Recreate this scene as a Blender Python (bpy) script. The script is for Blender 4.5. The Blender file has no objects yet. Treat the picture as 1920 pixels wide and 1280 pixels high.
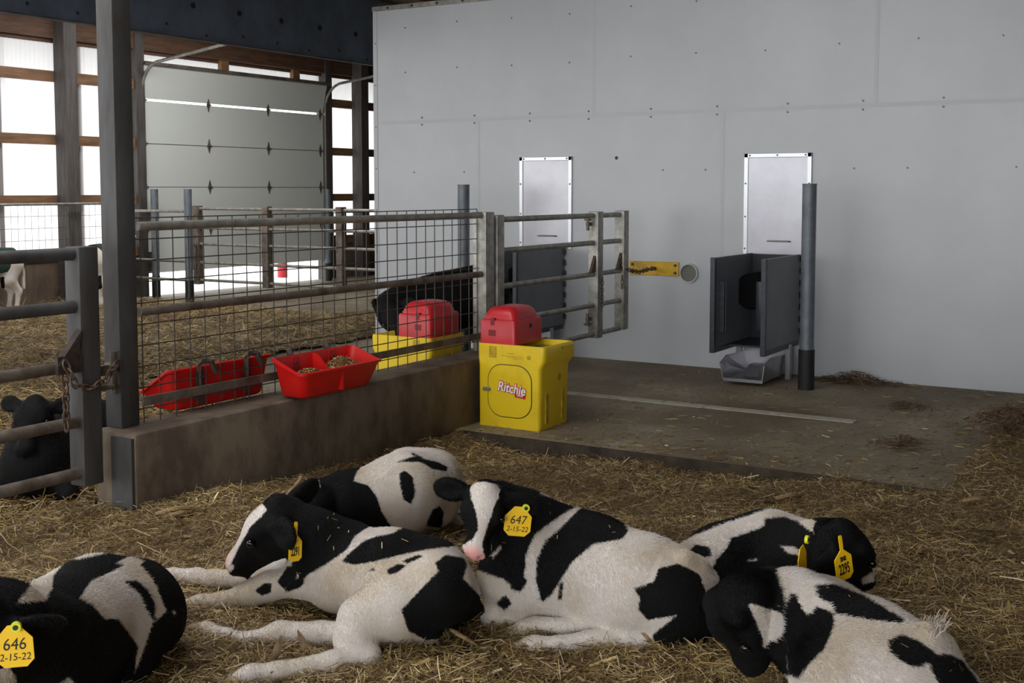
import bpy, bmesh, math, random
import numpy as np
from mathutils import Vector, Matrix
random.seed(7)
RNG = np.random.default_rng(7)
SC = bpy.context.scene

# ------------------------------------------------------------------ camera, world, lights, exposure
# measured from the photograph: X runs along the pen fence towards the white wall, Y runs along the white
# wall towards the overhead door, Z is up, the slab in front of the feeders is z = 0 (metres)
CAM_H, FOC, CX, CY = 1.55, 2223.0, 960.0, 519.0
YAW, PITCH = math.radians(31.2008), math.radians(4.2193)
FWD = np.array([math.cos(YAW) * math.cos(PITCH), math.sin(YAW) * math.cos(PITCH), -math.sin(PITCH)])
RIGHT = np.array([math.sin(YAW), -math.cos(YAW), 0.0])
UP = np.cross(RIGHT, FWD)
EYE = np.array([0.0, 0.0, CAM_H])

cam_d = bpy.data.cameras.new('camera')
cam = bpy.data.objects.new('camera', cam_d)
SC.collection.objects.link(cam)
cam_d.sensor_fit = 'HORIZONTAL'
cam_d.sensor_width = 36.0
cam_d.lens = 36.0 * FOC / 1920.0
cam_d.shift_x = 0.0
cam_d.shift_y = -(640.0 - CY) / 1920.0
cam_d.clip_start = 0.05
cam_d.clip_end = 300
m3 = Matrix((RIGHT, UP, -FWD)).transposed()
cam.matrix_world = Matrix.Translation(Vector(EYE)) @ m3.to_4x4()
SC.camera = cam

w = bpy.data.worlds.new('overcast_sky')
SC.world = w
w.use_nodes = True
wn = w.node_tree.nodes
wn['Background'].inputs[0].default_value = (0.93, 0.97, 1.0, 1)
wn['Background'].inputs[1].default_value = WORLD_STRENGTH = 5.0

def area_light(name, loc, target, sx, sy, power, col):
    d = bpy.data.lights.new(name, 'AREA')
    d.shape = 'RECTANGLE'; d.size = sx; d.size_y = sy; d.energy = power; d.color = col
    o = bpy.data.objects.new(name, d)
    SC.collection.objects.link(o)
    o.location = loc
    o.rotation_euler = (Vector(target) - Vector(loc)).to_track_quat('-Z', 'Y').to_euler()
    return o
# daylight through the end doorway behind the camera, then the added lamps
area_light('daylight_end_doorway', (-5.5, 0.6, 1.7), (6.0, 1.8, 0.2), 3.6, 2.4, 135, (0.99, 0.99, 1.0))
area_light('added_overhead_light', (2.4, 4.6, 4.1), (2.5, 4.4, 0.0), 5.0, 2.8, 270, (0.98, 0.99, 1.0))  # unseen lamp added under the closed ceiling to lift floor and calves
area_light('added_overhead_light', (10.4, 11.0, 4.1), (10.4, 12.6, 1.0), 5.0, 2.0, 300, (0.98, 0.99, 1.0))  # second unseen overhead lamp, added to brighten back straw and door
area_light('added_window_fill', (3.0, 13.2, 2.2), (6.0, 8.0, 0.0), 10.0, 2.2, 280, (0.99, 1.0, 1.0))  # added lamp before the translucent sheets, strengthens their daylight on the back pen

SC.view_settings.view_transform = 'Standard'
SC.view_settings.look = 'None'
SC.view_settings.gamma = 1.0
SC.view_settings.use_curve_mapping = False
SC.view_settings.exposure = -0.45
SC.cycles.use_denoising = True
SC.cycles.max_bounces = 8
SC.cycles.diffuse_bounces = 5
SC.cycles.sample_clamp_indirect = 6.0

# ------------------------------------------------------------------ measuring helpers
def ray(px, py):
    d = FWD * FOC + RIGHT * (px - CX) - UP * (py - CY)
    return d / np.linalg.norm(d)
def P(px, py, z):
    """the point at height z that the photograph shows at that pixel"""
    d = ray(px, py)
    return EYE + d * ((z - CAM_H) / d[2])
def PD(px, py, dist):
    """the point at that depth along the view axis"""
    d = ray(px, py)
    return EYE + d * (dist / float(d @ FWD))
def proj(v):
    r = v - EYE
    z = r @ FWD
    return CX + FOC * (r @ RIGHT) / z, CY - FOC * (r @ UP) / z, z

# ------------------------------------------------------------------ materials
def lin(r, g, b):
    f = lambda c: (c / 255 / 12.92) if c <= 10 else ((c / 255 + 0.055) / 1.055) ** 2.4
    return (f(r), f(g), f(b), 1.0)

def material(name, col, rough=0.6, metal=0.0, col2=None, nscale=8.0, bump=0.0, bscale=60.0, spec=0.5, stretch=None, detail=4.0, lo=0.35, hi=0.65):
    m = bpy.data.materials.new(name)
    m.use_nodes = True
    nt = m.node_tree
    b = nt.nodes['Principled BSDF']
    b.inputs['Base Color'].default_value = col
    b.inputs['Roughness'].default_value = rough
    b.inputs['Metallic'].default_value = metal
    b.inputs['Specular IOR Level'].default_value = spec
    tc = nt.nodes.new('ShaderNodeTexCoord')
    vec = tc.outputs['Object']
    if stretch:
        mp = nt.nodes.new('ShaderNodeMapping'); mp.inputs['Scale'].default_value = stretch
        nt.links.new(vec, mp.inputs[0]); vec = mp.outputs[0]
    if col2:
        n = nt.nodes.new('ShaderNodeTexNoise')
        n.inputs['Scale'].default_value = nscale; n.inputs['Detail'].default_value = detail; n.inputs['Roughness'].default_value = 0.65
        nt.links.new(vec, n.inputs['Vector'])
        r = nt.nodes.new('ShaderNodeValToRGB')
        r.color_ramp.elements[0].position = lo; r.color_ramp.elements[1].position = hi
        r.color_ramp.elements[0].color = col; r.color_ramp.elements[1].color = col2
        nt.links.new(n.outputs[0], r.inputs[0])
        nt.links.new(r.outputs[0], b.inputs['Base Color'])
    if bump:
        n2 = nt.nodes.new('ShaderNodeTexNoise')
        n2.inputs['Scale'].default_value = bscale; n2.inputs['Detail'].default_value = 4
        nt.links.new(vec, n2.inputs['Vector'])
        bp = nt.nodes.new('ShaderNodeBump'); bp.inputs['Strength'].default_value = bump; bp.inputs['Distance'].default_value = 0.01
        nt.links.new(n2.outputs[0], bp.inputs['Height'])
        nt.links.new(bp.outputs[0], b.inputs['Normal'])
    return m

M = {}
M['white_panel'] = material('white_wall_panel', lin(187, 188, 190), 0.32, col2=lin(179, 181, 183), nscale=1.2, bump=0.03, bscale=5)
M['white_trim'] = material('white_joint_strip', lin(180, 181, 184), 0.4)
M['steel'] = material('galvanised_steel', lin(166, 163, 154), 0.45, 0.55, col2=lin(128, 125, 118), nscale=14, bump=0.04, bscale=40)
M['steel_dirty'] = material('dirty_galvanised_steel', lin(124, 114, 104), 0.6, 0.4, col2=lin(84, 73, 62), nscale=9, bump=0.08, bscale=50)
M['steel_grey'] = material('weathered_steel_post', lin(84, 83, 84), 0.65, 0.25, col2=lin(58, 54, 50), nscale=5, bump=0.05, bscale=30, stretch=(1, 1, 0.25))
M['steel_dark'] = material('dark_painted_steel', lin(88, 96, 108), 0.6, 0.2, col2=lin(72, 78, 88), nscale=3)
M['stainless'] = material('brushed_stainless_sheet', lin(168, 166, 170), 0.34, 0.85, col2=lin(154, 152, 157), nscale=2, bump=0.02, bscale=30)
M['frame_strip'] = material('polished_frame_strip', lin(206, 206, 210), 0.3, 0.6)
M['drum'] = material('matt_black_drum', lin(14, 14, 15), 0.85, spec=0.15)
M['rust'] = material('rusty_chain_steel', lin(104, 84, 70), 0.6, 0.4, col2=lin(64, 48, 38), nscale=40)
M['hook'] = material('dark_strap_hook', lin(76, 64, 56), 0.65, 0.3, col2=lin(50, 41, 35), nscale=20)
M['wire'] = material('fence_wire', lin(84, 78, 70), 0.5, 0.6)
M['pipe_grey'] = material('grey_pipe_post', lin(112, 118, 124), 0.5, 0.3, col2=lin(92, 98, 104), nscale=8)
M['black'] = material('black_plastic', lin(26, 27, 28), 0.5)
M['black_rubber'] = material('black_rubber_collar', lin(20, 21, 23), 0.65)
M['screw'] = material('screw_head', lin(112, 112, 112), 0.5, 0.5)
M['panel_grey'] = material('grey_stall_panel', lin(112, 116, 122), 0.45, col2=lin(102, 106, 112), nscale=3)
M['panel_edge'] = material('dark_panel_edging', lin(54, 60, 68), 0.4, col2=lin(36, 40, 46), nscale=30)
M['yellow'] = material('yellow_polyethylene', lin(230, 197, 28), 0.42, col2=lin(202, 168, 26), nscale=3.5, bump=0.03, bscale=20, lo=0.45, hi=0.85)
M['yellow_dirty'] = material('yellow_painted_steel', lin(214, 168, 16), 0.5, col2=lin(150, 116, 30), nscale=9, lo=0.4, hi=0.8)
M['red'] = material('red_polyethylene', lin(214, 22, 18), 0.4, col2=lin(194, 26, 22), nscale=5, bump=0.03, bscale=25)
M['red_faded'] = material('faded_red_polyethylene', lin(190, 34, 42), 0.36, col2=lin(172, 30, 36), nscale=5)
M['label_red'] = material('red_sticker', lin(196, 24, 32), 0.5)
M['label_white'] = material('white_lettering', lin(236, 236, 236), 0.5)
M['ink'] = material('black_ink', lin(20, 18, 16), 0.6)
M['tag'] = material('yellow_tag_plastic', lin(238, 190, 10), 0.45)
M['tag_button'] = material('yellow_green_tag_button', lin(214, 214, 30), 0.45)
M['concrete'] = material('floor_concrete', lin(150, 139, 116), 0.68, col2=lin(120, 108, 86), nscale=2.2, bump=0.12, bscale=35, detail=8)
M['concrete_pale'] = material('pale_concrete_strip', lin(188, 184, 170), 0.75, col2=lin(164, 158, 144), nscale=14)
M['concrete_curb'] = material('stained_shaded_curb', lin(110, 96, 80), 0.8, col2=lin(74, 61, 48), nscale=4, bump=0.2, bscale=25, stretch=(1, 1, 0.55), detail=9, lo=0.4, hi=0.6)  # mottled stains; base colour also darkened for weak light on the front face
M['concrete_wall'] = material('dirty_concrete_wall', lin(116, 98, 80), 0.85, col2=lin(74, 58, 46), nscale=3, bump=0.1, stretch=(1, 1, 0.4))
M['wood'] = material('brown_timber', lin(132, 98, 68), 0.7, col2=lin(100, 70, 46), nscale=4, stretch=(0.6, 6, 6), bump=0.05)
M['wood_dark'] = material('dark_timber', lin(94, 66, 44), 0.75, col2=lin(66, 44, 30), nscale=4, stretch=(0.6, 6, 6), bump=0.05)
M['post_dark'] = material('dark_creosoted_post', lin(84, 78, 74), 0.7, col2=lin(60, 54, 50), nscale=6, stretch=(4, 4, 0.4))
M['door_white'] = material('white_overhead_door_skin', lin(204, 206, 200), 0.5, bump=0.02, bscale=120)
M['grain'] = material('mixed_feed_grain', lin(176, 138, 60), 0.7, col2=lin(110, 76, 36), nscale=70, bump=0.3, bscale=90)
M['water'] = material('trough_water', lin(70, 76, 80), 0.06, 0.0)
M['slab_edge'] = material('dark_brown_slab_edge', lin(74, 62, 48), 0.9, col2=lin(44, 36, 28), nscale=9, bump=0.2)  # darker brown concrete for the front face of the slab
M['outside'] = material('bright_yard_concrete', lin(226, 226, 226), 0.8)
M['bollard'] = material('red_painted_bollard', lin(176, 30, 40), 0.5)
M['coat_green'] = material('dark_green_calf_jacket', lin(34, 62, 48), 0.8, col2=lin(26, 48, 38), nscale=20, bump=0.1)
M['eye'] = material('dark_calf_eye', lin(14, 10, 9), 0.08)
M['hoof'] = material('calf_hoof_horn', lin(168, 150, 124), 0.55, col2=lin(120, 100, 76), nscale=30)
M['stalk'] = material('dry_corn_stalk', lin(164, 138, 98), 0.8, col2=lin(112, 88, 58), nscale=12, stretch=(1, 8, 8), bump=0.1)
M['pipe_inside'] = material('shaded_pipe_inside', lin(112, 109, 100), 0.8)  # shade inside the pipe painted as a darker grey disc

def translucent_material():
    m = bpy.data.materials.new('translucent_corrugated_sheet')
    m.use_nodes = True
    nt = m.node_tree
    nt.nodes.remove(nt.nodes['Principled BSDF'])
    t = nt.nodes.new('ShaderNodeBsdfTranslucent'); t.inputs[0].default_value = (0.62, 0.60, 0.58, 1)
    d = nt.nodes.new('ShaderNodeBsdfDiffuse'); d.inputs[0].default_value = (0.7, 0.7, 0.7, 1)
    mx = nt.nodes.new('ShaderNodeMixShader'); mx.inputs[0].default_value = 0.2
    nt.links.new(t.outputs[0], mx.inputs[1]); nt.links.new(d.outputs[0], mx.inputs[2])
    nt.links.new(mx.outputs[0], nt.nodes['Material Output'].inputs[0])
    return m
M['translucent'] = translucent_material()

# ------------------------------------------------------------------ mesh builder
COL = SC.collection
WLOC = {}
class MB:
    def __init__(s): s.v = []; s.f = []; s.n = 0
    def add(s, vs, fs):
        s.v.append(np.asarray(vs, float).reshape(-1, 3))
        s.f += [tuple(i + s.n for i in f) for f in fs]
        s.n += len(s.v[-1]); return s
    def box(s, x0, x1, y0, y1, z0, z1):
        vs = [(x, y, z) for x in (x0, x1) for y in (y0, y1) for z in (z0, z1)]
        return s.add(vs, [(0, 1, 3, 2), (4, 6, 7, 5), (0, 4, 5, 1), (2, 3, 7, 6), (0, 2, 6, 4), (1, 5, 7, 3)])
    def bbox(s, x0, x1, y0, y1, z0, z1, b=0.01):
        """box with bevelled edges"""
        bm = bmesh.new()
        bmesh.ops.create_cube(bm, size=1)
        for v in bm.verts:
            v.co = Vector(((x0 + x1) / 2 + v.co.x * (x1 - x0), (y0 + y1) / 2 + v.co.y * (y1 - y0), (z0 + z1) / 2 + v.co.z * (z1 - z0)))
        bmesh.ops.bevel(bm, geom=bm.edges[:], offset=b, segments=2, affect='EDGES', profile=0.5)
        return s.bm(bm)
    def bm(s, bm):
        bm.verts.index_update()
        s.add([v.co[:] for v in bm.verts], [tuple(v.index for v in f.verts) for f in bm.faces])
        bm.free(); return s
    def tube(s, pts, r, n=10, cap=True):
        pts = [np.asarray(p, float) for p in pts]
        rs = r if hasattr(r, '__len__') else [r] * len(pts)
        rings = []; prev = None
        for i, p in enumerate(pts):
            t = pts[min(i + 1, len(pts) - 1)] - pts[max(i - 1, 0)]
            t = t / (np.linalg.norm(t) + 1e-9)
            if prev is None:
                a = np.array([0, 0, 1.0]) if abs(t[2]) < 0.9 else np.array([1.0, 0, 0])
            else: a = prev
            a = a - t * (a @ t); a /= np.linalg.norm(a); prev = a
            b = np.cross(t, a)
            rings.append([p + rs[i] * (math.cos(2 * math.pi * k / n) * a + math.sin(2 * math.pi * k / n) * b) for k in range(n)])
        fs = []
        for i in range(len(pts) - 1):
            for k in range(n):
                k2 = (k + 1) % n
                fs.append((i * n + k, i * n + k2, (i + 1) * n + k2, (i + 1) * n + k))
        if cap:
            fs.append(tuple(range(n - 1, -1, -1))); fs.append(tuple((len(pts) - 1) * n + k for k in range(n)))
        return s.add(np.array(rings).reshape(-1, 3), fs)
    def prism(s, poly, o, a, b, c0, c1):
        """polygon in the plane (a, b) at o, extruded along a x b from c0 to c1"""
        o, a, b = np.asarray(o, float), np.asarray(a, float), np.asarray(b, float)
        c = np.cross(a, b); c /= np.linalg.norm(c); n = len(poly)
        vs = [o + a * p[0] + b * p[1] + c * h for h in (c0, c1) for p in poly]
        fs = [tuple(range(n - 1, -1, -1)), tuple(range(n, 2 * n))] + [(k, (k + 1) % n, n + (k + 1) % n, n + k) for k in range(n)]
        return s.add(vs, fs)
    def loft(s, rings, close_bottom=True, close_top=True):
        n = len(rings[0]); fs = []
        for i in range(len(rings) - 1):
            for k in range(n):
                k2 = (k + 1) % n
                fs.append((i * n + k, i * n + k2, (i + 1) * n + k2, (i + 1) * n + k))
        if close_bottom: fs.append(tuple(range(n - 1, -1, -1)))
        if close_top: fs.append(tuple((len(rings) - 1) * n + k for k in range(n)))
        return s.add(np.array(rings, float).reshape(-1, 3), fs)
    def sphere(s, c, r, seg=12, rings=8):
        r = r if hasattr(r, '__len__') else (r, r, r)
        vs = []; fs = []
        for i in range(rings + 1):
            th = math.pi * i / rings
            for k in range(seg):
                ph = 2 * math.pi * k / seg
                vs.append((c[0] + r[0] * math.sin(th) * math.cos(ph), c[1] + r[1] * math.sin(th) * math.sin(ph), c[2] + r[2] * math.cos(th)))
        for i in range(rings):
            for k in range(seg):
                k2 = (k + 1) % seg
                fs.append((i * seg + k, (i + 1) * seg + k, (i + 1) * seg + k2, i * seg + k2))
        return s.add(vs, fs)
    def build(s, name, mat, parent=None, smooth=None, origin=None):
        v = np.concatenate(s.v) if s.v else np.zeros((0, 3))
        if parent is not None: wl = WLOC[parent.name] if origin is None else np.asarray(origin, float)
        elif origin is not None: wl = np.asarray(origin, float)
        else: wl = np.array([(v[:, 0].min() + v[:, 0].max()) / 2, (v[:, 1].min() + v[:, 1].max()) / 2, v[:, 2].min()])
        me = bpy.data.meshes.new(name)
        me.from_pydata((v - wl).tolist(), [], s.f)
        me.validate()
        bm = bmesh.new(); bm.from_mesh(me)
        bmesh.ops.recalc_face_normals(bm, faces=bm.faces)
        bm.to_mesh(me); bm.free()
        for mm in (mat if isinstance(mat, (list, tuple)) else [mat]): me.materials.append(mm)
        if smooth is not None:
            me.shade_smooth()
            me.set_sharp_from_angle(angle=math.radians(smooth))
        o = bpy.data.objects.new(name, me); COL.objects.link(o)
        place(o, parent, wl)
        return o

def place(o, parent, wl):
    wl = np.asarray(wl, float)
    WLOC[o.name] = wl
    if parent is not None:
        o.parent = parent
        o.location = wl - WLOC[parent.name]
    else: o.location = wl

def thing(name, label, cat, loc, group=None, parent=None):
    o = bpy.data.objects.new(name, None); COL.objects.link(o)
    o.empty_display_size = 0.1
    place(o, parent, loc)
    return tag(o, label, cat, group)
def tag(o, label, cat, group=None, kind=None):
    o['label'] = label; o['category'] = cat
    if group: o['group'] = group
    if kind: o['kind'] = kind
    return o
def struct(o): o['kind'] = 'structure'; return o

def text_obj(name, txt, size, o, a, b, mat, parent, depth=0.0012, offset=0.0, shear=0.0, spacing=1.0, lift=0.0, sx=1.0):
    """lettering centred at o in the plane (a right, b up)"""
    cu = bpy.data.curves.new(name, 'FONT')
    cu.body = txt; cu.size = size; cu.align_x = 'CENTER'; cu.align_y = 'CENTER'
    cu.extrude = depth; cu.offset = offset; cu.shear = shear; cu.space_character = spacing; cu.resolution_u = 4
    t = bpy.data.objects.new(name + '_source', cu); COL.objects.link(t)
    dg = bpy.context.evaluated_depsgraph_get()
    me = bpy.data.meshes.new_from_object(t.evaluated_get(dg))
    bpy.data.objects.remove(t)
    a, b = np.asarray(a, float), np.asarray(b, float)
    a = a / np.linalg.norm(a); b = b / np.linalg.norm(b); c = np.cross(a, b)
    o = np.asarray(o, float) + c * lift
    wl = WLOC[parent.name]
    for v in me.vertices:
        v.co = Vector(o + a * v.co.x * sx + b * v.co.y + c * v.co.z - wl)
    me.materials.clear(); me.materials.append(mat)
    me.name = name
    ob = bpy.data.objects.new(name, me); COL.objects.link(ob)
    place(ob, parent, wl)
    return ob

def chain(name, pts, label, mat=None, pitch=0.03, r=0.0035, group=None):
    """a run of oval links along a polyline"""
    pts = [np.asarray(p, float) for p in pts]
    seg = [np.linalg.norm(pts[i + 1] - pts[i]) for i in range(len(pts) - 1)]
    L = sum(seg); n = max(2, int(L / pitch)); mb = MB()
    def at(s):
        for i, l in enumerate(seg):
            if s <= l or i == len(seg) - 1: return pts[i] + (pts[i + 1] - pts[i]) * min(1, s / max(l, 1e-6)), (pts[i + 1] - pts[i]) / max(l, 1e-6)
            s -= l
    for i in range(n):
        c, t = at((i + 0.5) * L / n)
        a = np.array([0, 0, 1.0]) if abs(t[2]) < 0.8 else np.array([1.0, 0, 0])
        a = a - t * (a @ t); a /= np.linalg.norm(a); b = np.cross(t, a)
        if i % 2: a, b = b, a
        ring = [c + t * math.cos(q) * pitch * 0.72 + a * math.sin(q) * pitch * 0.38 for q in np.linspace(0, 2 * math.pi, 11)[:-1]]
        ring.append(ring[0]); ring.append(ring[1])
        mb.tube(ring[:-1], r, 5, cap=False)
    o = mb.build(name, mat or M['rust'], smooth=60)
    return tag(o, label, 'chain', group)
# ------------------------------------------------------------------ setting: floor, walls, roof
XW, YF, YB = 9.67, 4.38, 13.53
X_, Y_, Z_ = np.array([1., 0, 0]), np.array([0, 1., 0]), np.array([0, 0, 1.])

def floor_material():
    m = M['concrete'].copy(); m.name = 'pen_floor_concrete'
    nt = m.node_tree; b = nt.nodes['Principled BSDF']
    src = b.inputs['Base Color'].links[0].from_socket
    tc = nt.nodes.new('ShaderNodeTexCoord')
    n = nt.nodes.new('ShaderNodeTexNoise'); n.inputs['Scale'].default_value = 0.9; n.inputs['Detail'].default_value = 6
    nt.links.new(tc.outputs['Object'], n.inputs['Vector'])
    r = nt.nodes.new('ShaderNodeValToRGB'); r.color_ramp.elements[0].position = 0.42; r.color_ramp.elements[1].position = 0.62
    nt.links.new(n.outputs[0], r.inputs[0])
    n2 = nt.nodes.new('ShaderNodeTexNoise'); n2.inputs['Scale'].default_value = 28; n2.inputs['Detail'].default_value = 5
    nt.links.new(tc.outputs['Object'], n2.inputs['Vector'])
    r2 = nt.nodes.new('ShaderNodeValToRGB'); r2.color_ramp.elements[0].position = 0.58; r2.color_ramp.elements[1].position = 0.68
    nt.links.new(n2.outputs[0], r2.inputs[0])
    mx = nt.nodes.new('ShaderNodeMixRGB'); mx.blend_type = 'MIX'
    nt.links.new(r.outputs[0], mx.inputs[0]); nt.links.new(src, mx.inputs[1]); mx.inputs[2].default_value = lin(106, 92, 70)
    mx2 = nt.nodes.new('ShaderNodeMixRGB'); nt.links.new(r2.outputs[0], mx2.inputs[0])
    nt.links.new(mx.outputs[0], mx2.inputs[1]); mx2.inputs[2].default_value = lin(84, 66, 44)
    nt.links.new(mx2.outputs[0], b.inputs['Base Color'])
    return m
M['pen_floor'] = floor_material()

mb = MB(); mb.box(6.31, 20, -7, 13.45, -0.25, 0)
slab = struct(mb.build('floor', [M['pen_floor'], M['slab_edge']], origin=(0, 0, 0)))
for p_ in slab.data.polygons:
    if p_.normal.x < -0.9: p_.material_index = 1
mb = MB(); mb.box(-6, 6.31, -7, 13.45, -0.4, -0.2)
struct(mb.build('floor', M['concrete'], origin=(0, 0, 0)))
mb = MB(); mb.box(-10, 30, 13.45, 45, -0.3, -0.02)
struct(mb.build('floor', M['outside'], origin=(0, 0, 0)))

# white room wall made of 1.24 m sheets, two courses
mb = MB()
mb.box(XW + 0.012, 13.2, -6.5, 7.49, -0.1, 3.36)
for (z0, z1, ys) in ((0.0, 2.215, [7.49, 6.235, 3.745, 1.25, -1.25, -3.75, -6.25]),
                     (2.235, 3.34, [7.49, 4.99, 2.46, 0.0, -2.5, -5.0, -6.25])):
    for a, b in zip(ys[1:], ys[:-1]):
        mb.box(XW, XW + 0.014, a + 0.003, b - 0.003, z0, z1)
wall_right = struct(mb.build('wall_right', M['white_panel'], origin=(XW, 0, 0)))
mb = MB()
mb.box(XW - 0.0015, XW + 0.01, -6.3, 7.49, 2.205, 2.240)
for y in (6.235, 3.745, 1.25, -1.25, -3.75): mb.box(XW - 0.0015, XW + 0.01, y - 0.016, y + 0.016, 0.0, 2.205)
for y in (4.99, 2.46, 0.0, -2.5): mb.box(XW - 0.0015, XW + 0.01, y - 0.016, y + 0.016, 2.24, 3.34)
mb.box(XW - 0.005, XW + 0.01, 7.45, 7.5, 0.0, 3.34)
struct(mb.build('trim_1', M['white_trim'], wall_right))
mb = MB()
for z in (2.26, 2.19):
    for y in np.arange(-2.4, 7.4, 0.62): mb.tube([(XW - 0.008, y, z), (XW + 0.004, y, z)], 0.009, 8)
for z in (2.72, 3.16):
    for y in np.arange(-2.2, 7.3, 0.62): mb.tube([(XW - 0.006, y, z + 0.012 * math.sin(7 * y)), (XW + 0.004, y, z + 0.012 * math.sin(7 * y))], 0.008, 8)
for y in (0.3, 1.4, 2.2, 2.62, 3.9, 4.3, 6.4, 7.0): mb.tube([(XW - 0.006, y, 1.72), (XW + 0.004, y, 1.72)], 0.008, 8)
for z in np.arange(0.5, 3.3, 0.42): mb.tube([(XW - 0.008, 7.47, z), (XW + 0.004, 7.47, z)], 0.008, 8)
mb.build('screw_row', M['screw'], wall_right)
mb = MB(); mb.tube([(XW - 0.003, 4.755, 1.833), (XW + 0.02, 4.755, 1.833)], 0.016, 12)
mb.build('drilled_hole', M['black'], wall_right)
mb = MB(); mb.box(XW - 0.02, XW + 0.03, -6.3, 7.5, 3.34, 3.385)
tr = struct(mb.build('trim_2', M['steel'], wall_right))
mb = MB()
for y in np.arange(-2, 7.4, 0.3): mb.tube([(XW - 0.03, y, 3.362), (XW - 0.018, y, 3.362)], 0.011, 8)
mb.build('bolt_row', M['black'], tr)
# PVC sleeve through the wall
t = thing('pipe_sleeve', 'round white plastic pipe sleeve in the white wall beside the yellow plate', 'pipe', (XW, 4.037, 0.82))
mb = MB(); ring = []
for (x, r) in ((XW + 0.01, 0.084), (XW - 0.03, 0.084), (XW - 0.03, 0.074), (XW + 0.011, 0.074)):
    ring.append([(x, 4.037 + r * math.cos(q), 0.82 + r * math.sin(q)) for q in np.linspace(0, 2 * math.pi, 33)[:-1]])
mb.loft(ring, False, False); mb.build('sleeve', M['white_trim'], t, 40)
mb = MB(); mb.tube([(XW - 0.004, 4.037, 0.82), (XW + 0.005, 4.037, 0.82)], 0.0745, 28)
mb.build('pipe_cavity', M['pipe_inside'], t)

# back wall with translucent sheets between timber girts
wb = MB(); wb.box(-6, 11.85, YB - 0.02, YB + 0.16, -0.2, 0.60); wb.box(16.15, 20, YB - 0.02, YB + 0.16, -0.2, 0.60)
wall_back = struct(wb.build('wall_back', M['concrete_wall'], origin=(0, YB, 0)))
girts = ((0.60, 0.74), (1.347, 1.473), (2.145, 2.278), (2.981, 3.121))
for (xa, xb) in ((-6, 11.86), (16.1, 20)):
    for (z0, z1) in girts:
        mb = MB(); mb.box(xa, xb, YB - 0.06, YB + 0.02, z0, z1); mb.build('girt', M['wood'], wall_back)
for (y, z0, z1) in ((YB - 0.02, 3.55, 3.78), (YB - 0.12, 3.80, 4.02), (YB - 0.9, 3.93, 4.2)):
    mb = MB(); mb.box(-6, 20, y - 0.06, y + 0.04, z0, z1); mb.build('header_beam', M['wood_dark'], wall_back)
mb = MB(); mb.box(-6, 20, YB + 0.0, YB + 0.08, 3.5, 4.6); mb.build('upper_boarding', M['wood_dark'], wall_back)
for x in list(np.arange(-5.6, 8.2, 2.44)) + [8.18, 10.47, 16.73, 19.2]:
    mb = MB(); mb.box(x, x + 0.20, YB - 0.28, YB - 0.06, -0.1, 4.2); mb.build('wall_post', M['post_dark'], wall_back)
for x in (7.2, 9.66, 10.90, 17.6):
    for (za, zb) in ((0.74, 1.347), (1.473, 2.145), (2.278, 2.981), (3.121, 3.55)):
        mb = MB(); mb.box(x, x + 0.085, YB + 0.066, YB + 0.105, za - .06, zb + .06); mb.build('stud', M['wood'], wall_back)
for x0, x1 in ((11.82, 11.98), (15.98, 16.14)):
    mb = MB(); mb.box(x0, x1, YB - 0.10, YB + 0.12, -0.1, 4.1); mb.build('door_post', M['post_dark'], wall_back)
for x in (13.55, 15.2):
    mb = MB(); mb.box(x, x + 0.16, YB - 0.06, YB + 0.02, 3.38, 4.0); mb.build('cripple_post', M['wood'], wall_back)
def sheet(name, x0, x1, z0, z1):
    mb = MB(); n = int((x1 - x0) / 0.0175)
    xs = np.linspace(x0, x1, n + 1)
    vs = []
    for z in (z0, z1):
        for i, x in enumerate(xs): vs.append((x, YB + 0.05 + 0.009 * math.sin(2 * math.pi * x / 0.07), z))
    fs = [(i, i + 1, n + 2 + i, n + 1 + i) for i in range(n)]
    mb.add(vs, fs)
    o = mb.build(name, M['translucent'], None, 80, origin=(0, YB, 0)); return struct(o)
sheet('window_1', -6, 8.28, 0.6, 3.6)
sheet('window_2', 8.28, 11.86, 0.6, 3.6)
sheet('window_3', 16.1, 20, 0.6, 3.6)
sheet('window_4', 11.86, 16.1, 3.3, 3.62)
# eaves outside that shade the top of the sheets
mb = MB(); mb.box(-8, 22, YB + 0.1, YB + 0.95, 3.62, 3.7); mb.box(-8, 22, YB + 0.93, YB + 0.97, 3.5, 3.7)
struct(mb.build('trim_3', M['wood_dark'], origin=(0, YB + 0.5, 3.6)))

# roof: boards, purlins, the far gable side and the curtain-side plate
mb = MB(); mb.box(-6.2, 20.2, -7, YB + 0.1, 4.3, 4.4)
ceiling = struct(mb.build('ceiling', M['wood_dark'], origin=(0, 0, 4.3)))
for y in np.arange(-6, 13, 1.2):
    mb = MB(); mb.box(-6, 20, y, y + 0.05, 4.12, 4.3); mb.build('purlin', M['wood'], ceiling)
mb = MB(); mb.box(19.9, 20.1, -7, YB, -0.2, 4.4); struct(mb.build('wall_far', M['wood_dark'], origin=(20, 3, 0)))
mb = MB(); mb.box(-6, 20, -7.15, -7.0, -0.2, 4.4); struct(mb.build('wall_left', M['concrete_wall'], origin=(5, -7, 0)))

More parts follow.
